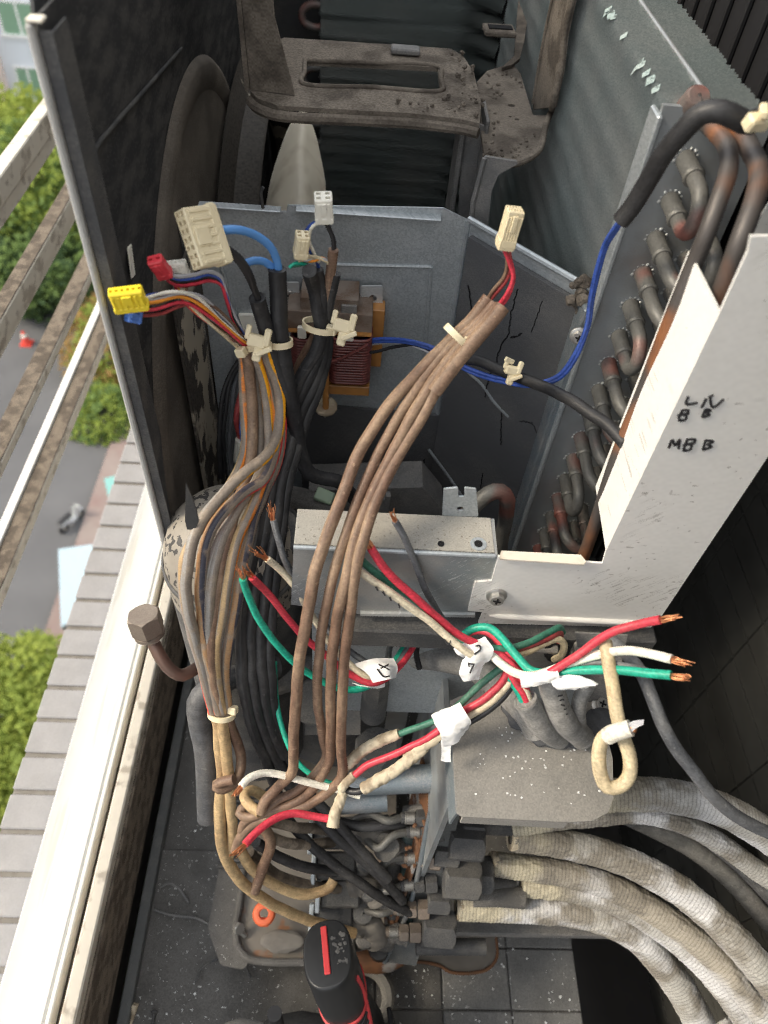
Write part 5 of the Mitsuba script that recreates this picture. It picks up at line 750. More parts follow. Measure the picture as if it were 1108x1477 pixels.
# --- dark lead hanging from the left side of the bulkhead
dl = thing('hanging_left_leads', 'loose black, red and blue leads hanging in the gap between front panel and bulkhead', 'cable')
for m, w, pts in (('black_sheath', .0018, [(-0.0826,0.431,0.5321),(-0.09,0.4271,0.5212),(-0.0944,0.4168,0.5028),(-0.0974,0.4076,0.479),(-0.0988,0.4022,0.4458)]), ('slate_sheath', .0018, [(-0.0805,0.43,0.5305),(-0.0873,0.4281,0.5186),(-0.0911,0.4193,0.4973),(-0.0935,0.4099,0.4733),(-0.0932,0.3989,0.4416)]), ('black_sheath', .0018, [(-0.0846,0.4319,0.5338),(-0.093,0.4256,0.5202),(-0.0978,0.4145,0.5011),(-0.1003,0.4034,0.4755),(-0.1018,0.3977,0.4424)]), ('dull_red_core', .0021, [(-0.0769,0.4164,0.529),(-0.0822,0.4107,0.5158),(-0.085,0.4038,0.5014),(-0.0836,0.4016,0.4843)]), ('blue_plastic', .002, [(-0.0759,0.414,0.5259),(-0.0786,0.4061,0.51),(-0.0803,0.3991,0.4955),(-0.0809,0.3991,0.4811)])):
    core(dl, 'lead', m, w, pts, n=10)
part(dl, 'sleeve_end', rod((-0.0817,0.3997,0.4848), (-0.0845,0.3966,0.4653), .005), 'white_plastic')

# ================================================================ cut supply cables with taped flags
def letters(parent, paths, r=.0005): part(parent, 'marker_letter', strokes(paths, r), 'ink', True)
s1 = thing('cut_cable_left', 'cut four core lead fanning up left with bare copper ends, behind the brown cables', 'cable')
core(s1, 'black_core', 'slate_sheath', .0021, [(0.0514,0.2672,0.4428),(0.0443,0.2506,0.4381),(0.0326,0.2382,0.4359),(0.0136,0.2416,0.4425),(-0.0056,0.2534,0.4525),(-0.0178,0.2643,0.4642),(-0.0263,0.2624,0.4909),(-0.036,0.2671,0.5134),(-0.0412,0.2741,0.5281),(-0.0438,0.2795,0.5378)], True, 1, .011, .9)
core(s1, 'white_core', 'ivory_core', .0022, [(0.0458,0.2486,0.4371),(0.0326,0.2345,0.4362),(0.0186,0.2308,0.4391),(0.0045,0.237,0.4455),(-0.0097,0.2427,0.466),(-0.0212,0.2507,0.4854),(-0.0298,0.2554,0.5047),(-0.0381,0.2583,0.516),(-0.0458,0.2583,0.5267)], True, 2, .013, .9)
core(s1, 'red_core', 'red_core', .0023, [(0.0574,0.2758,0.4429),(0.0515,0.2581,0.4397),(0.0396,0.2394,0.4371),(0.0235,0.2278,0.4355),(0.0071,0.2313,0.4402),(-0.0092,0.2356,0.4562),(-0.0227,0.2395,0.4704),(-0.0348,0.2442,0.4882),(-0.0457,0.2479,0.5072),(-0.0531,0.2469,0.5246)], True, 3, .010, .9)
core(s1, 'green_core', 'green_core', .0023, [(0.0517,0.2739,0.441),(0.0444,0.2562,0.4378),(0.035,0.2412,0.4354),(0.0192,0.2281,0.4298),(0.0054,0.2244,0.431),(-0.0108,0.2245,0.4423),(-0.0265,0.2276,0.4559),(-0.0392,0.2312,0.475),(-0.0492,0.2357,0.4951),(-0.0547,0.2401,0.513),(-0.0574,0.2423,0.5294)], True, 4, .009, .9)
fl = part(s1, 'white_flag', sheet([[(0.0091,0.2369,0.4432), (0.0226,0.2393,0.4473), (0.0356,0.2404,0.4464)], [(0.0183,0.2292,0.4451), (0.0293,0.2318,0.4504), (0.0383,0.233,0.4461)], [(0.0222,0.2242,0.4426), (0.0318,0.2248,0.4469), (0.0367,0.2279,0.4433)]], .0004, 7, .0006, 200, 1), 'white_tape', 50)
part(s1, 'tape_tail', sheet([[(0.0088,0.2285,0.4331), (0.019,0.2258,0.4343), (0.0309,0.2292,0.4344)], [(0.0108,0.2292,0.429), (0.0202,0.2265,0.4291), (0.0308,0.2286,0.4296)]], .0004, 6, .0012, 300, 2), 'white_tape', 50)
letters(fl, [[(0.0252,0.2331,0.4515),(0.0325,0.23,0.4503)], [(0.0319,0.2331,0.4519),(0.0266,0.2308,0.4503)], [(0.0244,0.2302,0.4504),(0.029,0.2259,0.4484),(0.0327,0.2268,0.448)]])
s2 = thing('cut_cable_middle', 'cut four core lead rising over the valve bracket box, marked D on its cream core', 'cable')
core(s2, 'black_core', 'slate_sheath', .002, [(0.0831,0.2203,0.4907),(0.0732,0.2295,0.4905),(0.0623,0.2402,0.4963),(0.0515,0.2429,0.5167),(0.0439,0.2464,0.534),(0.0366,0.2499,0.552),(0.0308,0.2527,0.565),(0.0268,0.2543,0.5724)], True, 5, .008, .8)
k = core(s2, 'red_core', 'red_core', .0024, [(0.1087,0.1996,0.4974),(0.0932,0.2147,0.5015),(0.0807,0.2192,0.5048),(0.0678,0.2225,0.5101),(0.0546,0.2279,0.5195),(0.0414,0.2326,0.5315),(0.0286,0.2363,0.5437),(0.0194,0.24,0.5544),(0.0139,0.243,0.5626)], True, 6, .008, .5)
core(s2, 'green_core', 'dull_green_core', .0022, [(0.0825,0.2224,0.4953),(0.0706,0.2299,0.4938),(0.056,0.2314,0.51),(0.0424,0.2356,0.5228),(0.0294,0.2383,0.5342),(0.019,0.2403,0.5422),(0.0095,0.2435,0.5502),(0.0039,0.2461,0.5559)], True, 7, .006, .6)
wc = core(s2, 'cream_core', 'ivory_core', .0023, [(0.0851,0.213,0.4998),(0.0761,0.2123,0.5045),(0.0631,0.2178,0.5123),(0.0501,0.2237,0.5221),(0.0375,0.2273,0.53),(0.0251,0.2315,0.5389),(0.013,0.2349,0.5466),(0.0051,0.2379,0.551),(0.0023,0.2397,0.5523)])
letters(wc, [[(0.0593,0.2173,0.5137),(0.0613,0.2141,0.5122),(0.0629,0.2158,0.5134),(0.062,0.2175,0.5143),(0.0593,0.2173,0.5137)]], .0004)
part(wc, 'black_marks', strokes([[(0.0178,0.2306,0.5439),(0.0194,0.2287,0.5427)], [(0.0218,0.2294,0.5411),(0.0235,0.2275,0.54)], [(0.0259,0.2278,0.5383),(0.0271,0.2259,0.5371)], [(0.0311,0.2257,0.5356),(0.032,0.2235,0.5342)]], .0006), 'ink')
f2 = part(s2, 'white_flag', sheet([[(0.0682,0.2191,0.4999), (0.0763,0.2202,0.5068), (0.0843,0.2226,0.5088)], [(0.0733,0.2134,0.5023), (0.0794,0.2141,0.5097), (0.0886,0.2146,0.5086)], [(0.0711,0.2102,0.4989), (0.0777,0.2078,0.5047), (0.0869,0.2107,0.5025)], [(0.071,0.2065,0.4923), (0.0767,0.2051,0.4972), (0.0836,0.2089,0.4972)], [(0.0735,0.2049,0.4861), (0.076,0.2032,0.4904), (0.0822,0.205,0.4891)]], .0004, 7, .0018, 150, 3, .5), 'white_tape', 50)
part(s2, 'tape_band', sheet([[(0.0668,0.2194,0.4986), (0.0736,0.2215,0.5035)], [(0.0686,0.2145,0.5008), (0.0754,0.2159,0.5053)], [(0.0723,0.2144,0.498), (0.0783,0.2152,0.502)]], .0004, 6, .0004, 200, 4), 'white_tape', 50)
letters(f2, [[(0.0777,0.2148,0.5106),(0.08,0.215,0.5113),(0.0805,0.213,0.5101),(0.0786,0.2118,0.5088),(0.077,0.2109,0.508)], [(0.0738,0.2071,0.5041),(0.0771,0.2061,0.5053)], [(0.0771,0.2061,0.5053),(0.0757,0.2039,0.5027),(0.0752,0.2027,0.5008)], [(0.0742,0.2072,0.5039),(0.0747,0.2057,0.5026)]])
# right hand set whose ends point to the dark gap
s3 = thing('cut_cable_right', 'cut four core lead reaching right below the white panel, copper ends over dark gap', 'cable')
core(s3, 'red_core', 'red_core', .0024, [(0.1148,0.1963,0.5127),(0.1228,0.1985,0.5212),(0.1305,0.2005,0.5299),(0.1379,0.2038,0.5396),(0.145,0.205,0.5483),(0.1546,0.2037,0.5582),(0.1629,0.2014,0.5674)], True, 8, .012, .25, label='red core')
core(s3, 'white_core', 'white_core', .0025, [(0.0852,0.2187,0.502),(0.0945,0.2086,0.502),(0.1018,0.203,0.5031),(0.1086,0.1996,0.5067),(0.1172,0.1994,0.5127),(0.1288,0.2004,0.522),(0.1409,0.1994,0.5334),(0.1522,0.1962,0.5437),(0.1614,0.1904,0.551),(0.1689,0.1848,0.5566)], True, 9, .011, .3)
core(s3, 'green_core', 'green_core', .0025, [(0.0742,0.2296,0.4978),(0.0796,0.2307,0.5043),(0.087,0.229,0.5085),(0.0934,0.223,0.5088),(0.102,0.212,0.507),(0.1092,0.2032,0.5065),(0.1208,0.198,0.5132),(0.1334,0.195,0.5231),(0.1451,0.1904,0.5325),(0.156,0.1849,0.5416),(0.1685,0.1782,0.5514)], True, 10, .013, .4)
core(s3, 'black_core', 'slate_sheath', .0022, [(0.1183,0.2012,0.5094),(0.1314,0.2,0.5191),(0.1435,0.1964,0.5291),(0.1531,0.1903,0.5371),(0.1612,0.1851,0.5429)])
core(s3, 'red_loop', 'red_core', .0021, [(0.0756,0.2304,0.495),(0.0812,0.2299,0.5018),(0.0871,0.2273,0.5051),(0.0925,0.2222,0.5045),(0.0995,0.2152,0.5011),(0.1053,0.2092,0.4958),(0.1113,0.2041,0.4842),(0.1162,0.2014,0.4681)])
part(s3, 'tape_wrap', sheet([[(0.1029,0.2011,0.5025), (0.1114,0.1994,0.5122), (0.1205,0.1987,0.5182)], [(0.103,0.1949,0.5062), (0.1119,0.1936,0.5151), (0.1207,0.1938,0.5204)], [(0.1037,0.1939,0.5023), (0.1134,0.1916,0.5109), (0.1225,0.1922,0.5154)]], .0004, 8, .0021, 180, 5), 'white_tape', 50)
part(s3, 'tape_tail', sheet([[(0.1179,0.1947,0.5152), (0.1298,0.1931,0.5208), (0.1409,0.1875,0.5244)], [(0.1183,0.189,0.5147), (0.1288,0.1865,0.5205), (0.1389,0.1855,0.5249)], [(0.125,0.188,0.514), (0.1304,0.1871,0.5178), (0.1357,0.1867,0.5207)]], .0004, 7, .0026, 170, 6, .6), 'white_tape', 50)
# middle right loop cores that dive into the slot
s4 = thing('looped_supply_cores', 'faded green, red and tan cores running to a hole below the white panel', 'cable')
for m, w, pts in (('dull_green_core', .0021, [(0.0872,0.2176,0.5041),(0.0992,0.2182,0.5039),(0.1124,0.2233,0.5034),(0.1242,0.2308,0.502),(0.1335,0.2368,0.4991),(0.1374,0.2382,0.4915)]), ('dull_red_core', .0024, [(0.085,0.2172,0.5022),(0.0975,0.2178,0.502),(0.1107,0.2218,0.5009),(0.1245,0.2288,0.4997),(0.133,0.2349,0.4965),(0.137,0.2356,0.4849)]), ('cream_sheath', .0023, [(0.0837,0.215,0.4995),(0.098,0.2153,0.4984),(0.1112,0.22,0.4976),(0.1228,0.2267,0.4966),(0.132,0.231,0.495),(0.1377,0.2305,0.4894),(0.1383,0.2291,0.4791),(0.1365,0.2315,0.4703)])): core(s4, 'core', m, w, pts)
part(s4, 'hole_ring', lathe([(.004, 0), (.0075, .0005), (.0085, 0), (.0085, -.003)], (0.1375,0.2354,0.474), (0, -.6, .6), 20), 'crack_black')
# lower set with masking-tape sleeves
s5 = thing('cut_cable_lower', 'cut four core lead wrapped in masking tape, running down left to two copper ends', 'cable')
core(s5, 'green_core', 'dull_green_core', .0022, [(0.1013,0.2155,0.4923),(0.0927,0.2115,0.4845),(0.0846,0.2073,0.4759),(0.0764,0.2019,0.4659),(0.0676,0.1977,0.4567),(0.0578,0.1955,0.4477),(0.0464,0.1943,0.4392),(0.039,0.1933,0.4336)])
part(s5, 'masking_tape', taped([V(p) for p in [(0.0398,0.1937,0.4349),(0.0288,0.1917,0.4278),(0.0181,0.1881,0.4203),(0.0097,0.1827,0.4125),(0.0051,0.1785,0.4055)]], [.003, .0038, .0034, .0038, .0028]), 'linen_tape')
core(s5, 'red_core', 'red_core', .0023, [(0.1148,0.2019,0.4668),(0.1076,0.2067,0.4834),(0.1025,0.2129,0.4912),(0.097,0.207,0.482),(0.0889,0.2021,0.473),(0.0782,0.1978,0.4631),(0.0679,0.1925,0.4522),(0.056,0.1876,0.4418),(0.0459,0.1851,0.4341),(0.0334,0.1817,0.4262),(0.0207,0.1791,0.4179),(0.0131,0.175,0.4118)])
part(s5, 'masking_tape', taped([(0.013,0.1754,0.4119),(0.008,0.1727,0.4055),(0.0047,0.1689,0.4009)], [.0026, .003, .0026]), 'linen_tape')
core(s5, 'white_core', 'ivory_core', .0023, [(0.1075,0.212,0.4908),(0.1034,0.2083,0.4843),(0.0978,0.2034,0.4757),(0.0896,0.199,0.4672),(0.08,0.1953,0.4589),(0.0725,0.1917,0.4504),(0.0666,0.1893,0.4451)])
part(s5, 'masking_tape', taped([(0.0674,0.19,0.4455),(0.0584,0.1869,0.4396),(0.0503,0.1839,0.433),(0.0442,0.1813,0.428)], [.003, .0034, .0037, .003]), 'linen_tape')
core(s5, 'black_core', 'black_core', .0023, [(0.1064,0.2122,0.486),(0.1031,0.2066,0.4787),(0.097,0.2008,0.4697),(0.0883,0.1964,0.4611),(0.0786,0.1925,0.4529),(0.0707,0.1895,0.4469),(0.0606,0.1868,0.4398),(0.0554,0.185,0.4351)])
part(s5, 'masking_tape', taped([(0.0561,0.1846,0.4361),(0.0464,0.1797,0.4276),(0.0374,0.1754,0.4197),(0.0277,0.1717,0.4123),(0.0188,0.1686,0.4054)], [.003, .0039, .0036, .0040, .0038]), 'linen_tape')
core(s5, 'black_core', 'black_core', .0023, [(0.0206,0.169,0.4056),(0.0137,0.1683,0.4009),(0.0074,0.1707,0.3984),(0.0009,0.1759,0.396)])
core(s5, 'white_end', 'white_core', .0024, [(0.0177,0.1689,0.3917),(0.0039,0.1712,0.3943),(-0.0098,0.173,0.3971),(-0.0234,0.1746,0.4014),(-0.0367,0.1761,0.406),(-0.0462,0.1753,0.4097),(-0.0533,0.1708,0.4131),(-0.0576,0.1645,0.4146)], True, 11, .009, .4)
part(s5, 'masking_tape', taped([(0.0065,0.1703,0.3972),(0.0038,0.1629,0.3925),(0.0011,0.156,0.3892),(0.0005,0.1504,0.3864)], [.0028, .0034, .0036, .004]), 'linen_tape')
core(s5, 'red_end', 'red_core', .0025, [(-0.0025,0.1551,0.3879),(-0.0132,0.156,0.3894),(-0.0243,0.1562,0.392),(-0.0329,0.1537,0.3938),(-0.041,0.1482,0.3958),(-0.0475,0.1417,0.3976),(-0.0525,0.1353,0.3994)], True, 12, .012, .5)
part(s5, 'white_tape', sheet([[(0.0571,0.1947,0.4605), (0.0661,0.1964,0.4671), (0.0736,0.1982,0.4715)], [(0.0599,0.1867,0.4628), (0.0682,0.1873,0.4699), (0.0761,0.1909,0.474)], [(0.0626,0.1812,0.4596), (0.0709,0.1829,0.4662), (0.0798,0.1869,0.4696)], [(0.0654,0.1798,0.4507), (0.0733,0.181,0.4547), (0.0781,0.1856,0.4586)]], .0004, 8, .0021, 170, 8), 'white_tape', 50)
part(s5, 'tape_tail', sheet([[(0.0634,0.182,0.4535), (0.0699,0.1822,0.4557)], [(0.0644,0.1772,0.4473), (0.0697,0.1778,0.4495)], [(0.0645,0.1743,0.4418), (0.0703,0.1726,0.4431)]], .0004, 6, .0015, 260, 9, .8), 'white_tape', 50)
# thin green core in front of the black cables
s6 = single('thin_green_wire', 'thin green wire curling down beside the black cables behind the brown ones', 'wire', tube([(-0.0456,0.2513,0.4156),(-0.0442,0.2381,0.4052),(-0.0407,0.2223,0.3951),(-0.0339,0.2066,0.3855),(-0.0264,0.1955,0.3795),(-0.0174,0.1883,0.3774),(-0.0057,0.1823,0.3781),(0.0062,0.1787,0.3811)], .0019, 12), 'green_core')
# short white and green leads under the flag
s7 = thing('folded_supply_cores', 'black, green and red cores bent upward behind the flag left of the valve cover', 'cable')
for m, w, pts in (('slate_sheath', .0022, [(0.0332,0.245,0.4282),(0.0341,0.2577,0.4296),(0.0403,0.2697,0.4314),(0.0517,0.2788,0.4322)]), ('black_sheath', .002, [(0.0551,0.2451,0.4247),(0.0529,0.2579,0.4258),(0.056,0.2708,0.4278),(0.0616,0.2769,0.4323)])): core(s7, 'core', m, w, pts)
# --- two grey supply cables through the cover
for i, (lab, pts, w) in enumerate((('grey supply cable with red and green cores in its cut mouth above the valve cover', [(0.1127,0.1996,0.4754),(0.1183,0.1967,0.4676),(0.1255,0.193,0.4565),(0.1346,0.1935,0.4447),(0.1436,0.1958,0.4315)], .0075), ('grey sheathed supply cable with dark print, rising behind the white tape', [(0.1255,0.2096,0.4879),(0.1293,0.2031,0.4787),(0.1345,0.1971,0.4681),(0.1422,0.1937,0.4564),(0.1515,0.1941,0.4448),(0.1577,0.1945,0.4357)], .0078), ('thinnest grey supply cable, beside the screw of the valve cover', [(0.1518,0.2094,0.4815),(0.1485,0.2048,0.4721),(0.1488,0.1994,0.4613),(0.1532,0.1962,0.4464)], .0048), ('dusty grey supply cable entering the valve cover from the left', [(0.0555,0.268,0.4029),(0.0736,0.2581,0.4172),(0.0913,0.2483,0.4265),(0.105,0.2311,0.4354),(0.1172,0.218,0.4375),(0.1257,0.2066,0.4367),(0.131,0.2,0.4295)], .0095))):
    k = thing('supply_cable', lab, 'cable'); part(k, 'sheath', tube(pts, w, 18), 'grey_sheath')
    if i == 0:
        d = unit(V(pts[0]) - V(pts[1])); part(k, 'mouth', lathe([(.0058, .0002), (.0075, .0006), (.0078, -.001)], pts[0], d, 24), 'grey_sheath')
        core(k, 'red_core', 'red_core', .0023, [(0.115,0.1978,0.4717),(0.1112,0.2012,0.4793),(0.1059,0.2059,0.4848),(0.1013,0.2109,0.4898)]); core(k, 'green_core', 'green_core', .0021, [(0.1126,0.1987,0.4715),(0.1083,0.2026,0.478),(0.1034,0.2066,0.4834),(0.0995,0.2108,0.4881)]); core(k, 'cream_core', 'ivory_core', .0021, [(0.1153,0.1991,0.4747),(0.1128,0.2018,0.48),(0.109,0.2061,0.4846)])
    if i == 1:
        part(k, 'print', strokes([[(0.1296,0.1983,0.4848),(0.1327,0.1984,0.4858)], [(0.1309,0.1969,0.4822),(0.134,0.197,0.4832)], [(0.1321,0.1955,0.4798),(0.1348,0.1945,0.4802)], [(0.1337,0.1937,0.4761),(0.1364,0.1942,0.4772)], [(0.1351,0.1923,0.4727),(0.1379,0.1924,0.4737)]], .0005), 'ink')
lp = thing('looped_cream_cable', 'cream cable hanging in a loop at the right with a torn open sheath end', 'cable')
lpk = part(lp, 'cable', tube([(0.144,0.2056,0.537),(0.1442,0.1939,0.5352),(0.1449,0.1812,0.5323),(0.1456,0.1675,0.5282),(0.148,0.1582,0.5237),(0.1517,0.1495,0.518),(0.1525,0.1422,0.5108),(0.149,0.1386,0.5046),(0.1424,0.1385,0.5032),(0.1383,0.1438,0.5081),(0.1366,0.1516,0.5163),(0.1372,0.1558,0.5241),(0.1405,0.1562,0.5302)], .0037, 16), 'cream_sheath')
part(lp, 'split_sheath', tube([(0.1385,0.1557,0.5269),(0.1408,0.1558,0.5313),(0.1442,0.1553,0.536),(0.147,0.1554,0.5384)], [.0044, .0045, .0043, .0042], 16), 'white_core')
part(lp, 'torn_flap', sheet([[(0.1452,0.157,0.5396), (0.1471,0.1532,0.5387)], [(0.1476,0.1575,0.5421), (0.1487,0.1543,0.5411)], [(0.1522,0.1575,0.5441), (0.1518,0.1554,0.5429)]], .0009, 6, .0004, 300, 5), 'grey_wire', 40)
part(lp, 'inner_core', [rod((0.1457,0.1556,0.538), (0.1491,0.155,0.5404), .0012), rod((0.146,0.1554,0.5369), (0.1487,0.1536,0.5395), .001)], 'bare_copper')
single('slate_cable', 'slate cable falling from the white panel over the wrapped pipes to the right edge', 'cable', tube([(0.1603,0.2218,0.5103),(0.1635,0.2113,0.5154),(0.1686,0.1975,0.5186),(0.1726,0.1821,0.5161),(0.1777,0.1711,0.5096),(0.1859,0.1614,0.5009),(0.1972,0.1531,0.4912),(0.2088,0.1445,0.4809),(0.2231,0.138,0.4709),(0.2373,0.134,0.4632),(0.2542,0.1308,0.4552)], .0037, 16), 'slate_sheath')

# ================================================================ wrapped refrigerant pipes
def wrapped(name, label, pts, r, mats='woven_wrap', seed=0, group=None):
    e = V(pts[-1]); pts = [V(p) for p in pts] + [e + (.018, -.05, -.09), e + (.02, -.07, -.22), e + (.02, -.075, -.42)]
    C, t = resample(spline(pts), .0011); r0, r1 = r if np.ndim(r) else (r, r); TL = t[-1]
    def disp(a, s, c):
        q = np.stack([c[0] + .02 * np.cos(a), np.full_like(a, c[1]) + .02 * np.sin(a), np.full_like(a, c[2] + s * .3)], 1)
        ring = np.abs(np.sin(s * np.pi / .0031)) ** .6; thr = np.abs(np.sin(a * 20)) ** .6
        r = r0 + (r1 - r0) * s / TL
        return r - r0 + r * .14 * (nfbm(q * 60, 3, seed) - .5) + .0008 * ring * (.45 + .55 * thr) + .0021 * (nfbm(q * 240, 3, seed + 3) - .5)
    k = thing(name, label, 'pipe', group)
    part(k, 'wrap', sweep(C, r0, 80, True, disp), mats); return k
wrapped('wrapped_pipe', 'thickest pale wrapped pipe, topmost, partly bare silver, under the dark slate cable', [(0.2068,0.2084,0.2889),(0.2341,0.2097,0.2939),(0.2673,0.2091,0.2965),(0.3014,0.2039,0.2937),(0.3321,0.1958,0.2838),(0.3642,0.1833,0.2685),(0.3994,0.1639,0.2545)], (.0125, .0145), 'woven_wrap_silver', seed=1)
wrapped('wrapped_pipe', 'slimmer grey wrapped pipe just under the thickest one', [(0.1505,0.1972,0.2469),(0.1858,0.2004,0.254),(0.2258,0.2038,0.2607),(0.2606,0.2049,0.2635),(0.2958,0.1979,0.2599),(0.327,0.1865,0.2487),(0.3551,0.1728,0.2365),(0.3887,0.153,0.2213)], (.0074, .0095), seed=2)
c3 = wrapped('wrapped_pipe', 'wide wrapped pipe in the middle with a bright clean square cut end', [(0.1524,0.1924,0.2351),(0.1833,0.1896,0.2337),(0.2193,0.1846,0.2304),(0.2543,0.1752,0.2274),(0.2881,0.1597,0.2229),(0.3212,0.1376,0.2141),(0.3509,0.11,0.2012),(0.3802,0.0816,0.1809)], (.0108, .0155), seed=3)
c4 = wrapped('wrapped_pipe', 'brown stained wrapped pipe whose end sits just left of the others below the wide one', [(0.1405,0.1793,0.2023),(0.171,0.1763,0.2011),(0.2075,0.1724,0.1995),(0.2496,0.162,0.1959),(0.29,0.1418,0.1897),(0.324,0.1195,0.1806),(0.3539,0.0914,0.1684),(0.3804,0.0659,0.1452)], (.0096, .0125), 'woven_wrap_brown', seed=4)
wrapped('wrapped_pipe', 'pale silver streaked pipe between the brown stained one and the lowest one', [(0.1685,0.1664,0.1842),(0.2101,0.1633,0.1842),(0.2523,0.1536,0.1819),(0.2884,0.1369,0.1738),(0.3213,0.1157,0.1621),(0.3534,0.0852,0.145),(0.3735,0.0631,0.1191)], (.0085, .0115), 'woven_wrap_silver', seed=5)
c6 = wrapped('wrapped_pipe', 'lowest pale wrapped pipe curving steeply down at the lower right', [(0.1148,0.1551,0.1604),(0.1582,0.154,0.1612),(0.2014,0.1527,0.1633),(0.2383,0.1479,0.1629),(0.2698,0.1372,0.1557),(0.3001,0.1166,0.1367),(0.3241,0.0933,0.1161),(0.3453,0.0656,0.0841)], (.0115, .0160), seed=6)
for k, o, d, r in ((c3, (0.1524,0.1924,0.2351), (-1, 0, .1), .0110), (c4, (0.1405,0.1793,0.2023), (-1, 0, .1), .0098), (c6, (0.1148,0.1551,0.1604), (-1, 0, 0), .0117)):
    part(k, 'cut_rim', lathe([(r * .55, .0012), (r, .0015), (r * 1.05, 0), (r * 1.02, -.004)], o, d, 32), 'linen_tape')
single('lagging_sleeve', 'short smooth grey foam sleeve resting on the lowest wrapped pipe', 'pipe sleeve', tube([(0.1255,0.1586,0.1807),(0.1483,0.1585,0.183),(0.1697,0.1574,0.1824)], .0090, 24), 'dusty_lagging')
single('drain_hose', 'smooth grey drain hose behind the wrapped pipes', 'hose', tube([(0.2484,0.224,0.2199),(0.2945,0.2097,0.2058),(0.3277,0.1976,0.1946),(0.3595,0.1781,0.1821),(0.3914,0.1515,0.1639),(0.4243,0.1229,0.1421)], .0085, 18), 'grey_sheath')
single('drain_hose', 'second smooth grey hose further back, only its bend seen at the right edge', 'hose', tube([(0.3327,0.2093,0.2063),(0.3645,0.1899,0.1936),(0.397,0.166,0.1761),(0.4238,0.1423,0.157)], .008, 18), 'slate_sheath')

# ================================================================ ledge, window track, railing, walls
FT = 0.0
struct('ledge_floor', box(-.195, .262, -.6, 2.4, -3.5, -.004), 'floor_stone')
fl_ = 'ledge_floor'
def piece(parent, name, mesh, m, smooth=25):
    k = numbered(parent + '__' + name); scene[k] = mikit.ply(mesh, m, smooth=smooth); return k
xs, ys = [-.193, .052, .12, .19, .262], [-.10, .02, .095, .150, .24]
piece(fl_, 'slab', box(-.192, .051, -.10, .24, -.004, 0, .0012), 'floor_stone')
for i in range(1, len(xs) - 1):
    for j in range(len(ys) - 1):
        piece(fl_, 'slab_tile', box(xs[i] + .0006, xs[i + 1] - .0006, ys[j] + .0006, ys[j + 1] - .0006, -.004, rng.uniform(-.0006, .0008), .0012), 'dusty_stone' if xs[i] > .1 else 'floor_stone')
lk = thing('window_track', 'bright white aluminium window track with cream inner rail running along the ledge', 'window track')
ZR = H - .75
part(lk, 'outer_sill', box(-.273, -.229, -.4, 2.4, ZR - .10, ZR, .002), 'aluminium_white')
part(lk, 'sill_lip', box(-.2285, -.2245, -.4, 2.4, ZR - .02, ZR - .001, .001), 'aluminium_white')
part(lk, 'groove', box(-.2243, -.2165, -.4, 2.4, ZR - .10, ZR - .022), 'dirt_brown')
part(lk, 'inner_rail', box(-.2163, -.2035, -.4, 2.4, ZR - .06, ZR + .002, .0015), 'cream_paint')
part(lk, 'inner_step', box(-.2033, -.2005, -.4, 2.4, ZR - .10, ZR - .012, .0008), 'dirt_brown')
part(lk, 'base_strip', box(-.1968, -.186, -.4, 2.4, -.02, .012, .001), 'dark_steel_paint')
cpw = thing('tiled_coping', 'row of pale grey square coping tiles outside the window track', 'coping')
part(cpw, 'bed', box(-.327, -.2735, -.4, 2.4, H - 4.4, H - .7835), 'coping_joint', False)
y = -.395; k = 0
while y < 2.35:
    m = box(-.3275, -.275, y + .0026, y + .0362 + rng.uniform(-.0005, .0005), H - .7835, H - .7795 + rng.uniform(-.0004, .0004), .0012)
    part(cpw, 'coping_tile', m, 'coping_tile'); y += .0388
rl = thing('window_railing', 'weathered cream railing of horizontal bars outside the window', 'railing')
XA = -.36
for i, (zt, zm, zbt, top) in enumerate(((H - .369, H - .392, H - .409, 'cream_paint'), (H - .471, H - .49, H - .501, 'dirt_brown'), (H - .575, H - .585, H - .590, 'dirt_brown'), (H - .672, H - .68, H - .690, 'dirt_brown'))):
    wdt = (.016, .018, .022, .020)[i]
    b_ = part(rl, 'rail_bar', [box(XA - wdt, XA, -.3, 3.0, zm, zt, .0012), box(XA - wdt, XA - .002, -.3, 3.0, zbt, zm - .0004, .001)], 'cream_paint', 25)
    if i: part(b_, 'dirt_crust', [box(XA - wdt + .001, XA - .001, -.3, 3.0, zt - .0002, zt + .0011, .0005)], 'dirt_brown')
    if i == 3: part(b_, 'white_strip', box(XA - wdt - .010, XA - wdt + .0005, -.3, 3.0, zm, zt + .004, .001), 'aluminium_white')
for y in (-.28, 2.9): part(rl, 'post', box(XA - .03, XA - .024, y, y + .03, H - 1.0, H - .1), 'cream_paint')
single('metal_lid', 'dark sheet metal lid standing upright behind the top of the front panel', 'metal lid', polyplate([V((-0.1295,0.34,0.7935)), V((-0.1301,0.33,0.7765)), (V((-0.1301,0.33,0.7765))[0], 1.2, H - .10), (V((-0.1301,0.33,0.7765))[0], 1.2, H + .06), (V((-0.1301,0.33,0.7765))[0], .34, H + .06)], .0015, (-1, 0, 0)), 'dark_steel', False)
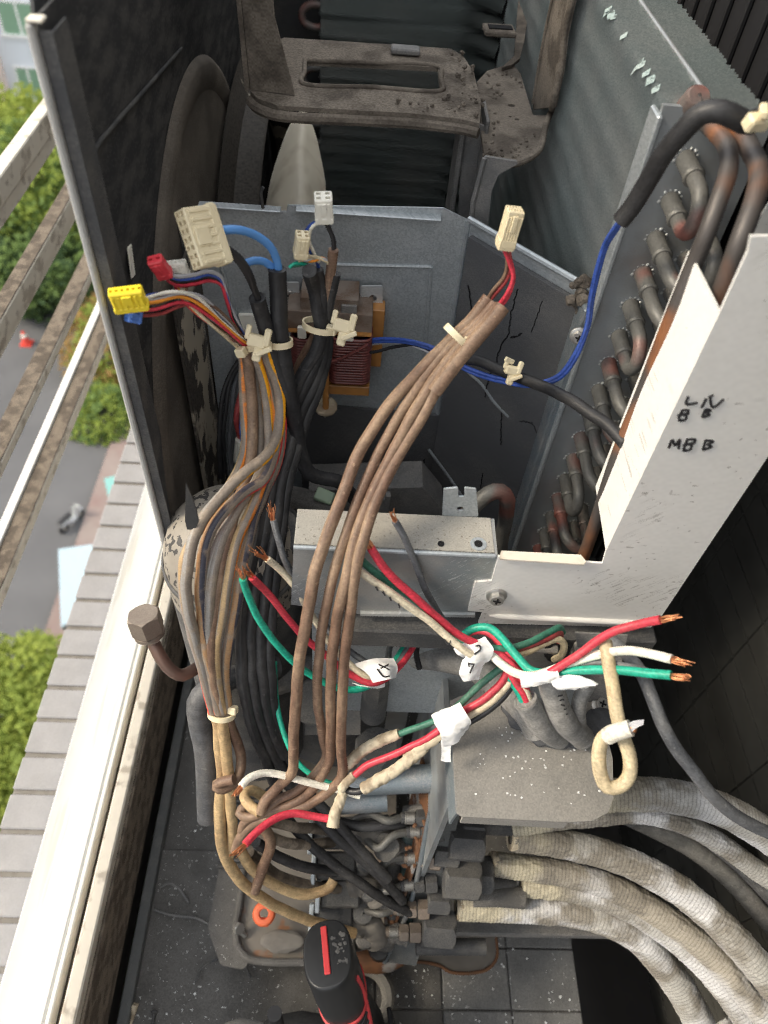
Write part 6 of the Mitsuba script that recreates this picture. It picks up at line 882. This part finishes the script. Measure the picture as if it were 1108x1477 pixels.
# building wall to the right, tiled, with the recess under it
XW = .40
bw = thing('building_wall', 'dark tiled building wall behind the unit at the right', 'wall')
part(bw, 'wall_face', box(XW + .003, XW + .20, -.62, 2.4, H - 1.047, H + .009), 'wall_joint', False)
z0 = H - 1.045; th, tl = .0335, .108; tiles = []
for r in range(31):
    y = -.60 + (r % 2) * 0
    while y < 1.75:
        m = box(XW, XW + .0035, y + .0012, y + tl - .0012, z0 + r * th + .0011, z0 + (r + 1) * th - .0011)
        if r < 15 and y < .95: piece(bw, 'wall_tile', m, 'wall_tile', False)
        else: tiles.append(m)
        y += tl
part(bw, 'far_tiles', tiles, 'wall_tile', False, kind='stuff')
single('wall_recess', 'dark concrete recess beneath the tiled wall', 'wall', box(.605, .70, -.62, 2.4, -3.5, H + .009), 'concrete', False)
single('gap_floor', 'dark bottom of the gap between ledge and wall', 'floor slab', box(.262, .62, -.62, 3.2, -3.6, -3.5), 'concrete', False)
rs_ = thing('added_shade_sheet', 'added black ribbed sheet behind the coil in place of deep shade at top right', 'metal sheet')  # added black sheet, stands in for shade where the lit wall would show
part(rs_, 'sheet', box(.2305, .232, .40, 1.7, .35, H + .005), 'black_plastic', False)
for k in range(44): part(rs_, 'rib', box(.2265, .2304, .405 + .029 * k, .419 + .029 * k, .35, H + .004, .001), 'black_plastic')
single('added_shade_slab', 'added unseen concrete slab that shades the wall and gap', 'added slab', box(.165, .62, -.9, 2.6, H + .01, H + .2), 'concrete', False)  # added slab out of view, keeps sky light off the tiled wall
single('added_pier', 'added unseen pier behind the camera that blocks light from the right', 'wall', box(.12, .62, -.75, -.6, -.9, H + .009), 'concrete', False)  # added out of view to cut light from behind on the right
single('added_end_wall', 'added unseen wall that blocks light from the far end of the ledge', 'wall', box(-.14, .62, 2.401, 2.6, -.5, H + .009), 'concrete', False)  # added to stop light entering from the far end
# ================================================================ drill and odds and ends on the ledge
dr_ = thing('cordless_drill', 'black and red cordless drill standing on its head at the bottom', 'drill')
ax0, ax1 = V((0.0009,0.1064,0.225)), V((0.0335,0.0651,0.08))
ax_ = unit(ax0 - ax1); ex_ = unit(V((1, .15, 0)) - ax_ * (V((1, .15, 0)) @ ax_)); ey_ = np.cross(ax_, ex_)
Lh = float(np.linalg.norm(ax0 - ax1))
def handle(rings, n=40):
    vs = []
    for t, a, b, off in rings:
        c = ax1 + ax_ * Lh * t + ey_ * off
        for q in np.linspace(0, 2 * np.pi, n, endpoint=False):
            ca, sa = math.cos(q), math.sin(q); e = 2 / 2.6
            vs.append(c + ex_ * .95 * a * math.copysign(abs(ca) ** e, ca) + ey_ * b * math.copysign(abs(sa) ** e, sa))
    m = len(rings); v = np.array(vs); i, j = np.meshgrid(np.arange(m - 1), np.arange(n), indexing='ij'); A = (i * n + j).ravel(); B = (i * n + (j + 1) % n).ravel()
    f = np.vstack([np.stack([A, B, A + n], 1), np.stack([B, B + n, A + n], 1)])
    return trimesh.Trimesh(v, f, process=False)
RG = [(0, .025, .031, 0), (.12, .0225, .029, 0), (.30, .0205, .0255, 0), (.5, .0198, .0245, 0), (.58, .0198, .0248, 0)]
part(dr_, 'grip', handle(RG), 'drill_grip', 50)
part(dr_, 'battery', handle([(.600, .0204, .0258, 0), (.72, .0208, .0265, 0), (.93, .0204, .0262, 0), (.975, .0204, .0262, 0), (.992, .0196, .0254, 0), (1.0, .0182, .024, 0), (1.0005, .001, .001, 0)]), 'drill_black', 50)
part(dr_, 'red_band', handle([(.572, .0204, .0258, 0), (.575, .0216, .0272, 0), (.592, .0216, .0272, 0), (.595, .0204, .0258, 0)]), 'drill_red', 40)
tp = ax1 + ax_ * Lh * 1.004
part(dr_, 'red_stripe', obox(tp - ex_ * .001 + ey_ * .002, ey_, ex_, .036, .0048, .0022, .0006), 'drill_red')
part(dr_, 'battery_scuff', [lump(tp + ex_ * rng.uniform(.005, .015) + ey_ * rng.uniform(-.014, .014), rng.uniform(.0005, .0016), i, .6, 1, (1, 1, .2)) for i in range(26)], 'dark_grey')
def band(pts, w=.0022):
    out = []
    for t, q in pts:
        tt = np.clip(t, 0, .58); a = np.interp(tt, [r[0] for r in RG], [r[1] for r in RG]); b = np.interp(tt, [r[0] for r in RG], [r[2] for r in RG]); ca, sa = math.cos(q), math.sin(q); e = 2 / 2.6
        out.append(ax1 + ax_ * Lh * t + ex_ * a * math.copysign(abs(ca) ** e, ca) + ey_ * b * math.copysign(abs(sa) ** e, sa))
    return tube(out, w, 10)
part(dr_, 'red_trim', band([(.56, -2.2), (.46, -2.2), (.34, -1.9), (.26, -1.5), (.25, -1.1), (.34, -.75), (.56, -.45), (.74, -.35), (.86, -.45)], .0020), 'drill_red')
for t in (.12, .19, .26, .33, .40, .47): part(dr_, 'grip_rib', band([(t, -1.5), (t + .03, -1.0), (t + .05, -.5)], .0012), 'drill_black')
hb = ax1 + ax_ * -.012
part(dr_, 'motor_housing', lathe([(.001, -.085), (.022, -.085), (.029, -.078), (.031, -.03), (.031, .05), (.024, .075), (.019, .082), (.001, .083)], hb + (-.01, -.012, -.012), (-.96, .12, -.06), 36), 'drill_grip', 50)
part(dr_, 'chuck', lathe([(.018, .082), (.0185, .105), (.013, .118), (.001, .118)], hb + (-.01, -.012, -.012), (-.96, .12, -.06), 28), 'mid_grey', 40)
part(dr_, 'trigger', tube([V((-0.0392,0.0735,0.16)), V((-0.0366,0.0641,0.12))], .006, 16), 'black_plastic')
part(dr_, 'belt_clip', obox(ax1 + ex_ * .031 + ax_ * .01, ax_, ey_, .03, .016, .004, .001), 'black_plastic')
single('plastic_ring', 'beige plastic pipe collar lying behind the drill', 'ring', lathe([(.019, .006), (.022, .012), (.027, .012), (.030, .006), (.030, -.004), (.019, -.004), (.019, .006)], (0.0388,0.1018,0.015), (.05, -.1, 1), 44), 'cover_dust', 60)
oc = thing('orange_cap', 'orange rubber cap in the base pan left of the drill', 'cap')
part(oc, 'body', lathe([(.0042, .004), (.0048, .007), (.0085, .0075), (.0108, .0055), (.011, -.004), (.0042, -.004), (.0042, .004)], (-0.0612,0.1607,0.085), (.05, -.25, 1), 32), 'orange_plastic', 60)
part(oc, 'flap', obox((-0.0608,0.1545,0.08), (1, 0, 0), (0, 1, .3), .010, .008, .005, .0015), 'orange_plastic')
single('foam_block', 'dirty beige foam offcut in the base pan', 'foam block', lump((-0.0438,0.1419,0.06), .017, 4, .3, 3, (1.15, .6, .25)), 'old_linen', 60)
bt = thing('loose_bolt', 'small loose bolt by the corner of the base pan', 'bolt')
part(bt, 'head', hexprism((-0.0874,0.1531,0.06), (.5, -.4, .6), .010, .005), 'screw_metal'); part(bt, 'shank', rod((-0.0859,0.1511,0.058), (-0.0799,0.1475,0.052), .0026), 'screw_metal')
tf = thing('tie_offcut', 'pale metal offcut on the floor at the bottom left', 'offcut'); part(tf, 'strip', obox((-0.1879,0.0864,0.002), (.2, 1, 0), (1, 0, 0), .022, .010, .002, .0004), 'linen_tape'); part(tf, 'fold', obox((-0.1868,0.0911,0.006), (.2, 1, .6), (1, 0, 0), .008, .010, .0015, .0004), 'linen_tape')
sc = thing('loose_screw', 'dark screw lying on the floor right of the pale offcut', 'screw'); part(sc, 'shank', rod((-0.1648,0.0883,0.003), (-0.1642,0.0783,0.002), .0016), 'dark_grey'); part(sc, 'head', lathe([(.001, .002), (.0035, .001), (.0035, 0), (.001, -.001)], (-0.1648,0.0893,0.004), (0, 1, .1), 14), 'dark_grey')
for lab, pts in (('bent grey wire scrap on the floor, straighter of the two', [(-0.1832,0.1791,0.003),(-0.1691,0.175,0.005),(-0.1527,0.1725,0.006),(-0.1385,0.1719,0.004),(-0.1235,0.1667,0.002)]), ('curled grey wire scrap beside the straighter one', [(-0.1802,0.2006,0.003),(-0.1714,0.2039,0.007),(-0.1617,0.1998,0.008),(-0.1535,0.1925,0.005),(-0.1485,0.1866,0.002)])):
    single('wire_scrap', lab, 'wire', tube(pts, .0013, 8), 'mid_grey')
single('thin_dark_cord', 'thin dark cord curved in an arc on the floor below the base pan corner', 'cord', tube([(-0.1283,0.1124,0.006),(-0.1247,0.1252,0.008),(-0.1119,0.1331,0.009),(-0.0947,0.135,0.01),(-0.0822,0.1293,0.009),(-0.0742,0.119,0.006)], .0011, 8), 'dark_grey')
gm = [lump((x, y, .0012), rng.uniform(.0004, .0014), i, .6, 1, (1, 1, .5)) for i, (x, y) in enumerate([(rng.uniform(.02, .26), rng.uniform(.04, .155)) for _ in range(110)] + [(rng.uniform(-.18, -.1), rng.uniform(.05, .33)) for _ in range(12)])]
k = single('floor_grit', 'pale grit and plaster crumbs scattered on the floor', 'grit', gm, 'white_tape', False); labels[k]['kind'] = 'stuff'
# ================================================================ the street far below
ZG = H - 20
struct('street', box(-120, 80, -60, 260, ZG - .3, ZG), 'asphalt')
struct('pavement', box(-8.9, -5, -20, 60, ZG + .004, ZG + .13), 'pavement_brick')
struct('garden_ground', box(-60, -12.5, 30.5, 120, ZG + .004, ZG + .1), 'soil')
def leaves(crown, n, size, seed):
    R = np.random.RandomState(seed); P = []
    while len(P) < n:
        q = R.uniform(-1, 1, (n, 3)); q = q[(np.linalg.norm(q, axis=1) < 1) & (np.linalg.norm(q, axis=1) > .45)]
        q = q[nfbm(q * 2.3 + seed * 7.7, 3, seed) > .46]; P.extend(q)
    P = np.array(P[:n]); c, r = V(crown[0]), V(crown[1]); P = P * (1 + .25 * (nfbm(P * 1.7 + 5, 2, seed) - .5)[:, None] * 2) * r + c
    a = R.normal(size=(n, 3)) + (0, 0, .8); a /= np.linalg.norm(a, axis=1)[:, None]; b = np.cross(a, R.normal(size=(n, 3))); b /= np.linalg.norm(b, axis=1)[:, None]; d = np.cross(a, b)
    s = size * R.uniform(.6, 1.3, (n, 1)); v = np.stack([P - b * s, P + d * s * .55, P + b * s, P - d * s * .55], 1).reshape(-1, 3)
    i = np.arange(n) * 4; return trimesh.Trimesh(v, np.vstack([np.stack([i, i + 1, i + 2], 1), np.stack([i, i + 2, i + 3], 1)]), process=False)
def tree(name, label, cat_, c, r, n, size, mats, seed, group=None):
    k = thing(name, label, cat_, group); c = V(c); z = ZG
    part(k, 'trunk', tube([(c[0], c[1], z), (c[0] + .1, c[1], (z + c[2]) / 2), tuple(c)], [.16, .12, .07], 10), 'bark')
    R = random.Random(seed); part(k, 'branch', [tube([(c[0], c[1], (z + c[2]) / 2), c + V((R.uniform(-.6, .6), R.uniform(-.6, .6), R.uniform(-.2, .5))) * V(r)], [.07, .03], 6)[0] for _ in range(6)], 'bark')
    for j, m in enumerate(mats): part(k, 'crown', leaves((c, r), n // len(mats), size, seed * 10 + j), m, False)
tree('leafy_tree', 'large bright green tree seen through the upper railing bars', 'tree', (-14.3534,31.7593,-15.4778), (5.2, 3.6, 2.4), 9000, .20, ['leaf_bright', 'leaf_mid'], 1)
tree('leafy_tree', 'darker green tree below the big bright one beside the street', 'tree', (-13.2088,27.9985,-17.4942), (3.0, 2.2, 2.0), 6000, .18, ['leaf_mid', 'leaf_dark'], 2)
tree('flowering_shrub', 'orange tinged shrub beside the street between the lower railing bars', 'shrub', (-9.8168,24.7564,-18.6072), (2.1, 2.6, 1.9), 5000, .14, ['leaf_orange', 'leaf_bright'], 3)
tree('flowering_shrub', 'yellow green shrub in front of the orange one near the coping tiles', 'shrub', (-9.2661,20.9283,-19.2792), (1.6, 1.5, 1.5), 4500, .13, ['leaf_bright', 'leaf_mid'], 4)
tree('leafy_tree', 'dense yellow green tree top at the lower left below the coping', 'tree', (-7.5743,6.6067,-15.8302), (2.6, 2.9, 1.6), 16000, .11, ['leaf_bright', 'leaf_lime'], 5)
tree('leafy_tree', 'green tree at the foot of the pale building at the top left', 'tree', (-17.3445,36.7291,-16.0357), (4.0, 3.0, 2.4), 5000, .2, ['leaf_bright', 'leaf_lime'], 6)
# pale building
bd = thing('pale_building', 'pale blue white apartment building with green tinted windows at the top left', 'building')
yb0 = 46.0; wl = part(bd, 'wall', box(-40, -14.2, yb0, yb0 + 12, ZG, ZG + 26), 'pale_wall', False)
part(bd, 'side_wall', box(-60, -20.6, yb0 - 1.0, yb0 - .02, ZG, ZG + 26), 'pink_wall', False)
for (xc, zc_, wd, ht) in [(V((-18.992,46,-13.6099))[0], V((-18.992,46,-13.6099))[2], 1.9, 1.5), (V((-19.29,46,-16.9107))[0], V((-19.29,46,-16.9107))[2], 1.25, 1.7), (V((-16.8376,46,-13.3937))[0], V((-16.8376,46,-13.3937))[2], 1.9, 1.5), (V((-18.162,46,-10.8709))[0], V((-18.162,46,-10.8709))[2], 1.9, 1.5), (V((-17.6186,46,-16.3561))[0], V((-17.6186,46,-16.3561))[2], 1.25, 1.7)]:
    w_ = part(bd, 'window', [box(xc - wd / 2 - .12, xc + wd / 2 + .12, yb0 - .08, yb0 - .01, zc_ + ht / 2, zc_ + ht / 2 + .12), box(xc - wd / 2 - .18, xc + wd / 2 + .18, yb0 - .2, yb0 - .01, zc_ - ht / 2 - .14, zc_ - ht / 2), box(xc - .05, xc + .05, yb0 - .08, yb0 - .01, zc_ - ht / 2, zc_ + ht / 2), box(xc - wd / 2 - .1, xc - wd / 2, yb0 - .08, yb0 - .01, zc_ - ht / 2, zc_ + ht / 2), box(xc + wd / 2, xc + wd / 2 + .1, yb0 - .08, yb0 - .01, zc_ - ht / 2, zc_ + ht / 2)], 'white_frame', False)
    part(w_, 'pane', box(xc - wd / 2, xc + wd / 2, yb0 - .03, yb0 - .005, zc_ - ht / 2, zc_ + ht / 2), 'green_glass', False)
# scooter, cone, awning
def scooter(o, yaw, label, body):
    k = thing('parked_scooter', label, 'scooter'); c, s = math.cos(yaw), math.sin(yaw); ex, ey = V((c, s, 0)), V((-s, c, 0)); o = V(o)
    f = lambda a, b, z: o + .6 * (ex * a + ey * b + V((0, 0, z)))
    for a in (-.62, .62):
        w_ = part(k, 'wheel', [trimesh.Trimesh(*(lambda m: (m.vertices, m.faces))(lathe([(.10, -.04), (.18, -.04), (.2, -.02), (.2, .02), (.18, .04), (.10, .04), (.10, -.04)], f(a, 0, .26), ey, 20)), process=False)], 'black_plastic', 40)
    part(k, 'body', [sweep(resample(spline([f(-.75, 0, .62), f(-.4, 0, .62), f(-.1, 0, .35), f(.3, 0, .33), f(.5, 0, .7), f(.55, 0, .95)]),   .06)[0], .12, 10)[0]], body, 50)
    part(k, 'seat', obox(f(-.35, 0, .8), ex, ey, .56, .21, .09, .03), 'black_plastic'); part(k, 'handlebar', rod(f(.48, -.34, 1.05), f(.48, .34, 1.05), .02), 'dark_grey'); part(k, 'headlight', lump(f(.62, 0, .88), .06, 1, .05, 2), 'white_plastic', 50); part(k, 'mudguard', obox(f(.64, 0, .52), ex, ey, .3, .12, .05, .02), body)
scooter(V((-9.2647,15.7644,-18.92)) - (0, 0, .2), 1.1, 'silver and dark scooter parked on the street left of the coping', 'zinc_bright')
cn = thing('traffic_cone', 'small red traffic cone on the street far below', 'traffic cone'); co = V((-13.7263,25.2365,-19.11))
part(cn, 'cone', lathe([(.20, .04), (.19, .05), (.05, .62), (.001, .62)], co, (0, 0, 1), 20), 'cone_red', 40); part(cn, 'base', box(co[0] - .22, co[0] + .22, co[1] - .22, co[1] + .22, co[2], co[2] + .05), 'cone_red'); part(cn, 'white_band', lathe([(.11, .38), (.125, .38), (.09, .52), (.08, .52)], co, (0, 0, 1), 20), 'white_plastic')
aw = thing('light_blue_awning', 'pale blue flat awning above the pavement next to the coping', 'awning')
part(aw, 'roof', polyplate([(-8.0265,12.4716,-16.12),(-7.1473,12.6935,-16.12),(-6.3973,10.9748,-16.12),(-7.2447,9.9686,-16.12)], .06, (0, 0, -1)), 'awning_blue', False)
for q in [(-7.9853,12.4143,-16.17),(-7.1814,12.631,-16.17),(-7.2717,10.144,-16.17)]: part(aw, 'post', box(q[0] - .04, q[0] + .04, q[1] - .04, q[1] + .04, ZG, q[2]), 'mid_grey')
k = thing('teal_awning', 'small teal awning by the tree trunks beside the coping', 'awning'); part(k, 'roof', polyplate([(-7.6566,15.659,-16.62),(-7.17,15.8709,-16.62),(-7.0675,14.9714,-16.62),(-7.3504,14.9246,-16.62)], .05, (0, 0, -1)), 'awning_teal', False); q = V((-7.3632,15.2842,-16.67)); part(k, 'post', box(q[0] - .05, q[0] + .05, q[1] - .05, q[1] + .05, ZG, q[2]), 'mid_grey')
